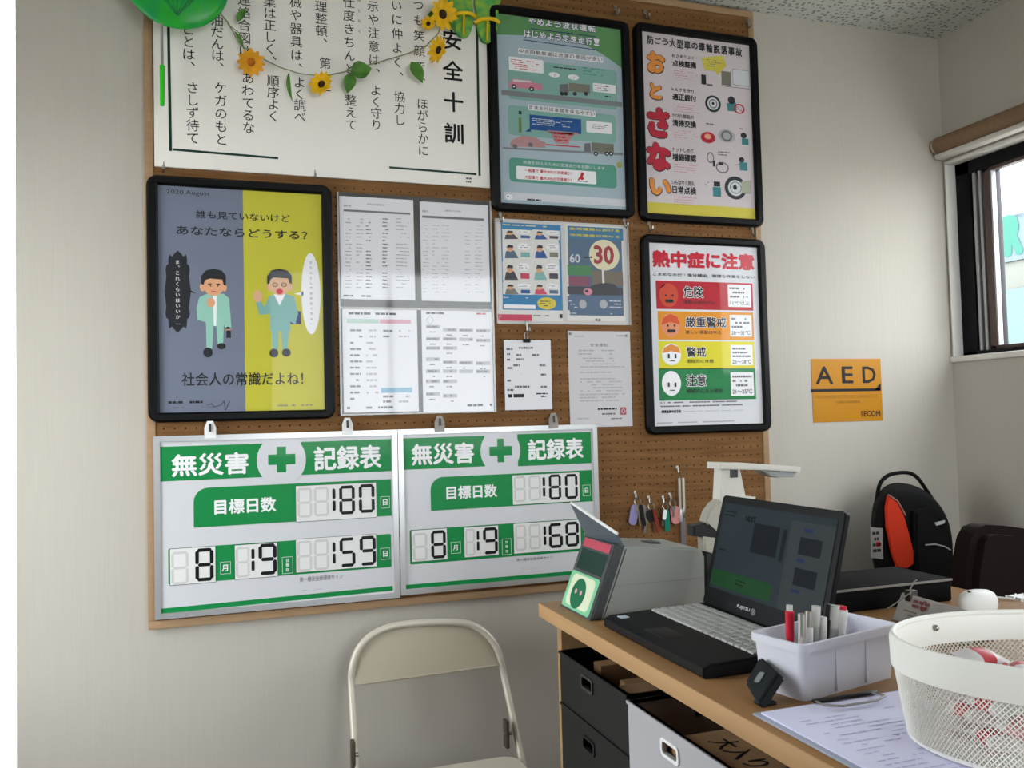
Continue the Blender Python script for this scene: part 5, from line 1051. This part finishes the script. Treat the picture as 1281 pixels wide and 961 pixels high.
P = Print(frame_M(cen+n_*.0022, exx, eyy, exx.cross(eyy))); P.raw(rrect(-.009, -.0045, .009, .0045, .003, 4), mat('device_logo_grey', '7d8486', .4), 1); P.build(t, 'logo')
g = G(); q = f_bl+Vector((.018, .012, 0)); g.box((q.x-.010, q.y-.008, ZD), (q.x+.014, q.y+.010, ZD+.005), blk_plastic, .002); g.build('foot', t)
# ------------------------------------------------------------------ clipboard with paper
t = thing('clipboard', 'clipboard of white paper on the counter in front of the stationery box', 'clipboard', (.745, -1.53, ZD))
kx0, kx1, ky0, ky1 = .629, .862, -1.695, -1.377
g = G(); g.box((kx0, ky0, ZD), (kx1, ky1, ZD+.003), mat('clear_board', '9da3b4', .25), .001); g.build('board', t)
g = G(); g.box((.715, ky1-.012, ZD+.0062), (.815, ky1-.003, ZD+.0105), mat('clip_dark_steel', '34302e', .3, .7), .002)
g.tube([(.715, ky1-.014, ZD+.010), (.712, ky1-.034, ZD+.012), (.735, ky1-.040, ZD+.010), (.785, ky1-.040, ZD+.010), (.806, ky1-.034, ZD+.012), (.803, ky1-.014, ZD+.010)], .0016, steel, 8); g.build('clip', t)
t2 = thing('paper_sheet', 'bluish white ruled paper held on the clipboard', 'paper', (.745, -1.53, ZD+.003))
g = G(); g.box((kx0+.007, ky0+.004, ZD+.003), (kx1-.005, ky1-.008, ZD+.0055), mat('bluish_paper', 'd6d5ee', .7), .0005); g.build('paper', t2)
P = Print(frame_M((0, 0, ZD+.0057), (1, 0, 0), (0, 1, 0), (0, 0, 1))); lf = mat('faint_blue_ink', 'bcbdd9', .7)
P.rows((kx0+.03, ky1-.05), (kx1-.02, ky0+.03), 22, lf, 1, .22, .6, .008); P.build(t2)
# ------------------------------------------------------------------ white mesh basket with packets
nb = mat('basket_white', 'ecebe4', .4); ZB = ZD+.0062
BC = Vector((.909, -1.621)); an = R(-30)
def el(s, z, off=0.0, n=120):
    a_, b_ = .212*1.0+off, .151+off; out = []
    for k in range(n):
        q = 2*math.pi*k/n; x, y = (a_-s)*math.cos(q), (b_-s)*math.sin(q); out.append(Vector((BC.x+x*math.cos(an)-y*math.sin(an), BC.y+x*math.sin(an)+y*math.cos(an), z)))
    return out
ZR = 1.038
t = thing('mesh_basket', 'white wire mesh basket of wrapped packets at the near end of the counter', 'basket', (BC.x, BC.y, ZB))
g = G(); g.loft([el(.004, ZR-.035), el(.001, ZR-.034), el(0, ZR-.004), el(.0015, ZR), el(.005, ZR+.0005), el(.0065, ZR-.003), el(.0075, ZR-.035), el(.004, ZR-.035)], nb, cap=False); rim_o = g.build('rim', t)
g = G(); g.tube([v for v in el(.0045, ZR-.001)], .0035, nb, 8, True); g.build('rim_bead', rim_o)
tq = wp(1177, 788, Z=ZR-.014); q = min(el(.0085, ZR-.014), key=lambda v: (v-tq).length); g = G(); g.ball(q, (.004, .004, .004), steel, None, 10); g.build('rivet', rim_o)
# lattice: a diamond net of fine strands
t_ = bmesh.new(); n = 210; rows = 25; grid = []
for r_i in range(rows+1):
    f = r_i/rows; z = ZB+.004+(ZR-.034-ZB-.004)*f; s = .012*(1-f)+.004
    ring = el(s, z, 0, n*2); grid.append([t_.verts.new(ring[(2*k+(r_i % 2)) % (2*n)]) for k in range(n)])
for r_i in range(rows-1):
    for k in range(n):
        if r_i % 2 == 0: q = (grid[r_i][k], grid[r_i+1][k], grid[r_i+2][k], grid[r_i+1][(k-1) % n])
        else: q = (grid[r_i][k], grid[r_i+1][(k+1) % n], grid[r_i+2][k], grid[r_i+1][k])
        t_.faces.new(q)
g = G(); g.add(t_, nb); net = g.build('mesh_wall', t, smooth=False)
md = net.modifiers.new('strands', 'WIREFRAME'); md.thickness = .0016; md.use_boundary = True; md.use_even_offset = False
g = G(); g.loft([el(.018, ZB), el(.0155, ZB+.002), el(.0155, ZB+.006), el(.020, ZB+.006)], nb); g.build('base_plate', t)
pk = [mat('packet_white', 'dcd9d8', .35), mat('packet_red', 'c04a52', .35), mat('packet_pink', 'd79a9c', .35), mat('packet_green', '7fb58d', .35)]
rnd = random.Random(11); first = None; cnt = 0
def packet_mesh(m, m2):
    g = G(); L_, W_ = .030, .017; n = 9; rings = []
    for k in range(n+1):
        u = k/n*2-1; hh = .0085*math.sqrt(max(0, 1-min(1, abs(u)/.78)**2.2))+.0006; ww = W_*(1 if abs(u) < .8 else 1.06)*(1-.08*(1-abs(u)))
        rings.append([Vector((L_*u, ww*math.copysign(abs(math.cos(a_))**.7, math.cos(a_)), hh*math.sin(a_))) for a_ in [2*math.pi*i/16 for i in range(16)]])
    g.loft(rings, m); i2 = g.mi(m2)
    for f_ in g.bm.faces:
        if abs(f_.calc_center_median().x) < .013: f_.material_index = i2
    return g
pn = {}
for lay in range(4):
    for k in range(12):
        a_ = 2*math.pi*(k+.5*lay)/12; rr = .77 if k % 4 else .38
        if lay == 3 and math.cos(a_-R(215)) < .1: continue
        x, y = (.212-.03)*rr*math.cos(a_), (.151-.03)*rr*math.sin(a_)
        pos = Vector((BC.x+x*math.cos(an)-y*math.sin(an), BC.y+x*math.sin(an)+y*math.cos(an), ZB+.019+lay*.019))
        key = rnd.choice(['red', 'pink', 'green', 'red'])
        if key not in pn:
            o = packet_mesh(pk[0], {'red': pk[1], 'pink': pk[2], 'green': pk[3]}[key]).build('wrapped_packet', None, (0, 0, 0)); pn[key] = o
        else:
            o = pn[key].copy(); COL.objects.link(o)
        o.location = pos; o.rotation_euler = (rnd.uniform(-.25, .25), rnd.uniform(-.25, .25), a_+an+R(90)+rnd.uniform(-.5, .5))
        tag(o, 'small white packet with a %s middle heaped in the mesh basket' % key, 'packet', 'wrapped %s packets in the basket' % key)
# ------------------------------------------------------------------ things at the back of the counter
t = thing('flat_case', 'flat black machine with a silver front edge behind the laptop', 'machine', (1.2, -.85, ZD))
fe0 = wp(1043, 738, Y=-.98)
g = G(); g.box((1.03, -.98, ZD), (1.36, -.83, fe0.z-.001), mat('matte_black_case', '0b0b0c', .85, spec=.1), .004); g.build('body', t)
g = G(); g.box((1.03, -.9825, fe0.z-.006), (1.36, -.9802, fe0.z-.002), mat('silver_trim', '9a9894', .3, .6)); g.build('trim_strip', t)
t = thing('notice_stand', 'white desk card with red marks beside the stationery box', 'card', (1.2, -1.08, ZD))
c_a = wp(1117, 775, Z=ZD); c_b = wp(1235, 785, Z=ZD)
z0_ = ZD; pa = Vector((c_a.x, c_a.y, 0)); pb_ = pa+Vector((-.012, -.185, 0)); hgt = .045
g = G()
for dx in (0, 1):
    off = Vector((-.0, -.0, 0)) if dx == 0 else Vector((.02, .055, 0))
t_ = bmesh.new(); apex = Vector((.026, .002, hgt))
A0, A1 = pa, pb_; T0, T1 = pa+apex, pb_+apex; B0, B1 = pa+Vector((.052, .004, 0)), pb_+Vector((.052, .004, 0))
for v in (A0, A1, B0, B1): v.z = ZD
T0.z = T1.z = ZD+hgt
cardm = mat('card_white', 'e6e3e3', .6)
for qd in ((A0, A1, T1, T0), (T0, T1, B1, B0)):
    nrm = (qd[1]-qd[0]).cross(qd[3]-qd[0]).normalized()*.001
    fl = [v.copy() for v in qd]; t2_ = bmesh.new(); vv = [t2_.verts.new(v) for v in fl]; f_ = t2_.faces.new(vv); r_ = bmesh.ops.extrude_face_region(t2_, geom=[f_]); bmesh.ops.translate(t2_, vec=nrm, verts=[v for v in r_['geom'] if isinstance(v, bmesh.types.BMVert)]); bmesh.ops.recalc_face_normals(t2_, faces=t2_.faces); g.add(t2_, cardm)
t_.free(); g.build('card', t, smooth=False)
ex_ = (A1-A0).normalized(); ey_ = (T0-A0).normalized(); en_ = ex_.cross(ey_)
P = Print(frame_M(A0+en_*.0016, ex_, ey_, en_)); sred = mat('stamp_red', 'b0686a', .6)
P.rows((.035, .030), (.085, .047), 2, sred, 1, .6, .8, .006); P.oring((.055, .028), (.07, .048), .3, sred, 2, 10); P.rows((.02, .012), (.14, .026), 2, lgrey, 1, .35, .7, .006); P.build(t, 'print')
p = T0+Vector((-.001, -.022, .005)); t = thing('binder_clip', 'grey binder clip on top of the white desk card', 'clip', p)
g = G(); g.box((p.x-.008, p.y-.006, p.z-.016), (p.x+.010, p.y+.008, p.z+.004), mat('clip_grey', '55524e', .35, .6), .002); g.build('body', t)
g = G(); g.tube([p+Vector((0, .004, .002)), p+Vector((.02, .012, .016)), p+Vector((.026, .012, .018))], .0012, steel, 6); g.tube([p+Vector((-.002, -.004, .002)), p+Vector((-.03, -.006, -.010)), p+Vector((-.06, -.004, -.024))], .0012, steel, 6); g.build('wire_handle', t)
# white tape dispenser-like object and plug
t = thing('mouse', 'white computer mouse standing behind the mesh basket', 'mouse', (1.34, -1.06, ZD))
a_ = wp(1200, 742, Y=-1.06); b_ = wp(1246, 772, Y=-1.06)
g = G(); g.loft([[Vector((x, y, z)) for x, y, z in [(a_.x+.004+(b_.x-a_.x-.006)*u, -1.06+.020*v*(1-abs(2*u-1)**3), zz)]][0] for u, v, zz in ()] if False else [[Vector((a_.x+(b_.x-a_.x)*(.5+.5*sx*math.cos(q)), -1.06+.024*sx*math.sin(q), zz)) for q in [2*math.pi*i/24 for i in range(24)]] for sx, zz in ((.92, ZD), (1.0, ZD+.008), (.98, ZD+.020), (.86, ZD+.030), (.6, ZD+.036), (.25, ZD+.038))], wht_plastic); g.build('shell', t)
g = G(); g.tube([(a_.x+.02, -1.066, ZD+.0355), (a_.x+.022, -1.060, ZD+.0365)], .0025, dvd, 8); g.build('scroll_wheel', t)
p = wp(1278, 757, Y=-1.02); t = thing('charger', 'white charger and cable behind the mesh basket at the frame edge', 'charger', (p.x, -1.02, ZD))
g = G(); g.box((p.x-.014, -1.035, ZD), (p.x+.03, -1.0, p.z), wht_plastic, .004); g.build('body', t)
g = G(); g.tube([(p.x-.014, -1.02, ZD+.01), (p.x-.03, -1.03, ZD+.004), (p.x-.05, -1.0, ZD+.004), (p.x-.04, -.95, ZD+.004)], .002, wht_plastic, 8); g.build('cable', t)
# ------------------------------------------------------------------ cabinet behind, backpack, dark chair
cab = mat('black_cabinet', '110f0f', .6, var=.1, scale=(10, 10, 10), spec=.2)
t = thing('low_cabinet', 'low black cabinet against the wall under the backpack', 'cabinet', (1.85, -.25, 0))
g = G(); g.box((1.50, -.50, .04), (2.36, -.006, .745), cab, .003); g.build('body', t)
for x0, x1 in ((1.51, 1.925), (1.935, 2.35)):
    g = G(); g.box((x0, -.516, .06), (x1, -.501, .735), cab, .003); d_ = g.build('door', t); hx = x1-.04 if x0 < 1.6 else x0+.04
    g = G(); g.tube([(hx, -.516, .45), (hx, -.535, .45), (hx, -.535, .57), (hx, -.516, .57)], .004, steel, 8); g.build('handle', d_)
g = G(); g.box((1.53, -.48, 0), (2.33, -.03, .04), blk_plastic); g.build('plinth', t)
YB = -.26
def BP(px, py, Y=YB): p = wp(px, py, Y=Y); return Vector((p.x, Y, p.z))
bk = mat('bag_black_cloth', '0c0c0d', .85, spec=.15, bump=.3, scale=(300, 300, 300)); bko = mat('bag_orange_panel', 'c03014', .7, bump=.2, scale=(300, 300, 300))
t = thing('backpack', 'black backpack with an orange side panel standing under the AED sign', 'backpack', (2.0, -.2, .746))
out = [(1096, 757), (1091, 690), (1093, 640), (1103, 622), (1118, 610), (1140, 611), (1162, 618), (1180, 634), (1192, 658), (1196, 690), (1194, 735), (1190, 757)]
oc = [BP(x, y) for x, y in out]; 
for v in oc: v.z = max(v.z, .747)
cx_ = sum(v.x for v in oc)/len(oc); cz_ = sum(v.z for v in oc)/len(oc)
def ringb(s, y): return [Vector((cx_+(v.x-cx_)*s+(y+.26)*.80, y, max(.747, cz_+(v.z-cz_)*s+(y+.26)*.04))) for v in oc]
g = G(); g.loft([ringb(.86, -.09), ringb(.97, -.105), ringb(1, -.15), ringb(1, -.225), ringb(.96, -.25), ringb(.86, -.265)], bk); bo = g.build('body', t)
md = bo.modifiers.new('soften', 'SUBSURF'); md.levels = 1; md.render_levels = 2
op = [(1111, 620), (1122, 628), (1131, 645), (1138, 670), (1143, 690), (1143, 706), (1135, 711), (1122, 710), (1115, 690), (1109, 660), (1108, 635)]
g = G(); g.prism([(BP(x, y, -.272).x, BP(x, y, -.272).z) for x, y in op], .010, bko, xz(-.264), .003); g.build('side_panel', t)
g = G(); pl = [BP(x, y, -.273) for x, y in ((1111, 619), (1123, 627), (1133, 645))]; g.tube(pl, .0022, mat('bag_piping', '9c6f66', .6), 8); g.build('piping', t)
fp = [(1146, 640), (1165, 636), (1182, 650), (1192, 676), (1195, 720), (1190, 755), (1160, 757), (1150, 720), (1146, 680)]
g = G(); g.prism([(BP(x, y, -.285).x, max(.747, BP(x, y, -.285).z)) for x, y in fp], .024, bk, xz(-.261), .006); fpk = g.build('front_pocket', t)
g = G(); g.tube([BP(x, y, -.287) for x, y in ((1158, 682), (1170, 681), (1182, 684), (1189, 688))], .0022, mat('bag_reflective', '9a9a9c', .4), 8); g.build('reflective_strip', fpk)
g = G(); g.prism([(BP(x, y, -.289).x, BP(x, y, -.289).z) for x, y in ((1170, 654), (1183, 651), (1182, 655), (1172, 658))], .003, mat('bag_badge', 'a8a8aa', .4), xz(-.2855), .0005); g.build('badge', fpk)
g = G(); g.tube(smooth_path([BP(x, y, -.17) for x, y in ((1098, 640), (1097, 625), (1101, 605), (1111, 595), (1125, 591.5), (1138, 592), (1148, 598), (1158, 612), (1166, 624))]), .006, bk, 10); g.build('carry_strap', t)
g = G(); g.tube([BP(x, y, -.2) for x, y in ((1126, 613), (1134, 611), (1142, 613))], .006, bko, 8); g.build('top_loop', t)
g = G(); tg = [(1089, 660), (1104, 661), (1105, 700), (1090, 698)]; g.prism([(BP(x, y, -.272).x, BP(x, y, -.272).z) for x, y in tg], .002, mat('bag_tag_white', '8c8784', .5), xz(-.270)); tgo = g.build('tag', t)
P = WPrint(-.2725); P.rows((1091, 664), (1103, 692), 4, ink, 1, .5, .8, .006); P.rect((1096, 678), (1101, 684), red_ink, 1); P.build(tgo, 'print')
# dark office chair in the corner
oc_m = mat('dark_maroon_leather', '170b09', .75, spec=.15, bump=.25, scale=(120, 120, 120))
t = thing('office_chair', 'dark maroon chair back in the corner below the window', 'chair', (2.05, -.85, 0))
YC = -.80
def CP(px, py, Y=YC): p = wp(px, py, Y=Y); return (p.x, p.z)
pts = [CP(1196, 775), CP(1199, 712), CP(1206, 672), CP(1213, 660), CP(1224, 655.5), CP(1250, 657), CP(1285, 662), CP(1320, 668), CP(1350, 680), CP(1362, 700), CP(1366, 775)]
g = G(); g.prism(pts, .08, oc_m, xz(YC+.04), .02); g.build('backrest', t)
xa, xb = pts[0][0], pts[-1][0]; xm_ = (xa+xb)/2
g = G(); g.box((xa-.02, YC-.50, .42), (xb+.02, YC-.03, .51), oc_m, .03, 4); g.build('seat', t)
g = G(); g.box((xm_-.03, YC-.02, .44), (xm_+.03, YC+.03, pts[0][1]+.02), blk_plastic, .005); g.build('back_support', t)
g = G(); g.tube([(xm_, YC-.25, .07), (xm_, YC-.25, .42)], .025, blk_plastic, 14); g.build('gas_column', t)
for k in range(5):
    a_ = 2*math.pi*k/5+.3; e_ = Vector((xm_+.26*math.cos(a_), YC-.25+.26*math.sin(a_), .075)); g = G(); g.tube([(xm_, YC-.25, .10), e_], [.022, .014], blk_plastic, 10); l_ = g.build('base_arm', t)
    g = G(); g.tube([(e_.x-.012, e_.y, .028), (e_.x+.012, e_.y, .028)], .028, blk_plastic, 14); g.tube([(e_.x, e_.y, .03), (e_.x, e_.y, .075)], .006, blk_plastic, 8); g.build('caster', l_)
bpy.data.objects.remove(_to); 
bpy.data.curves.remove(_tc)
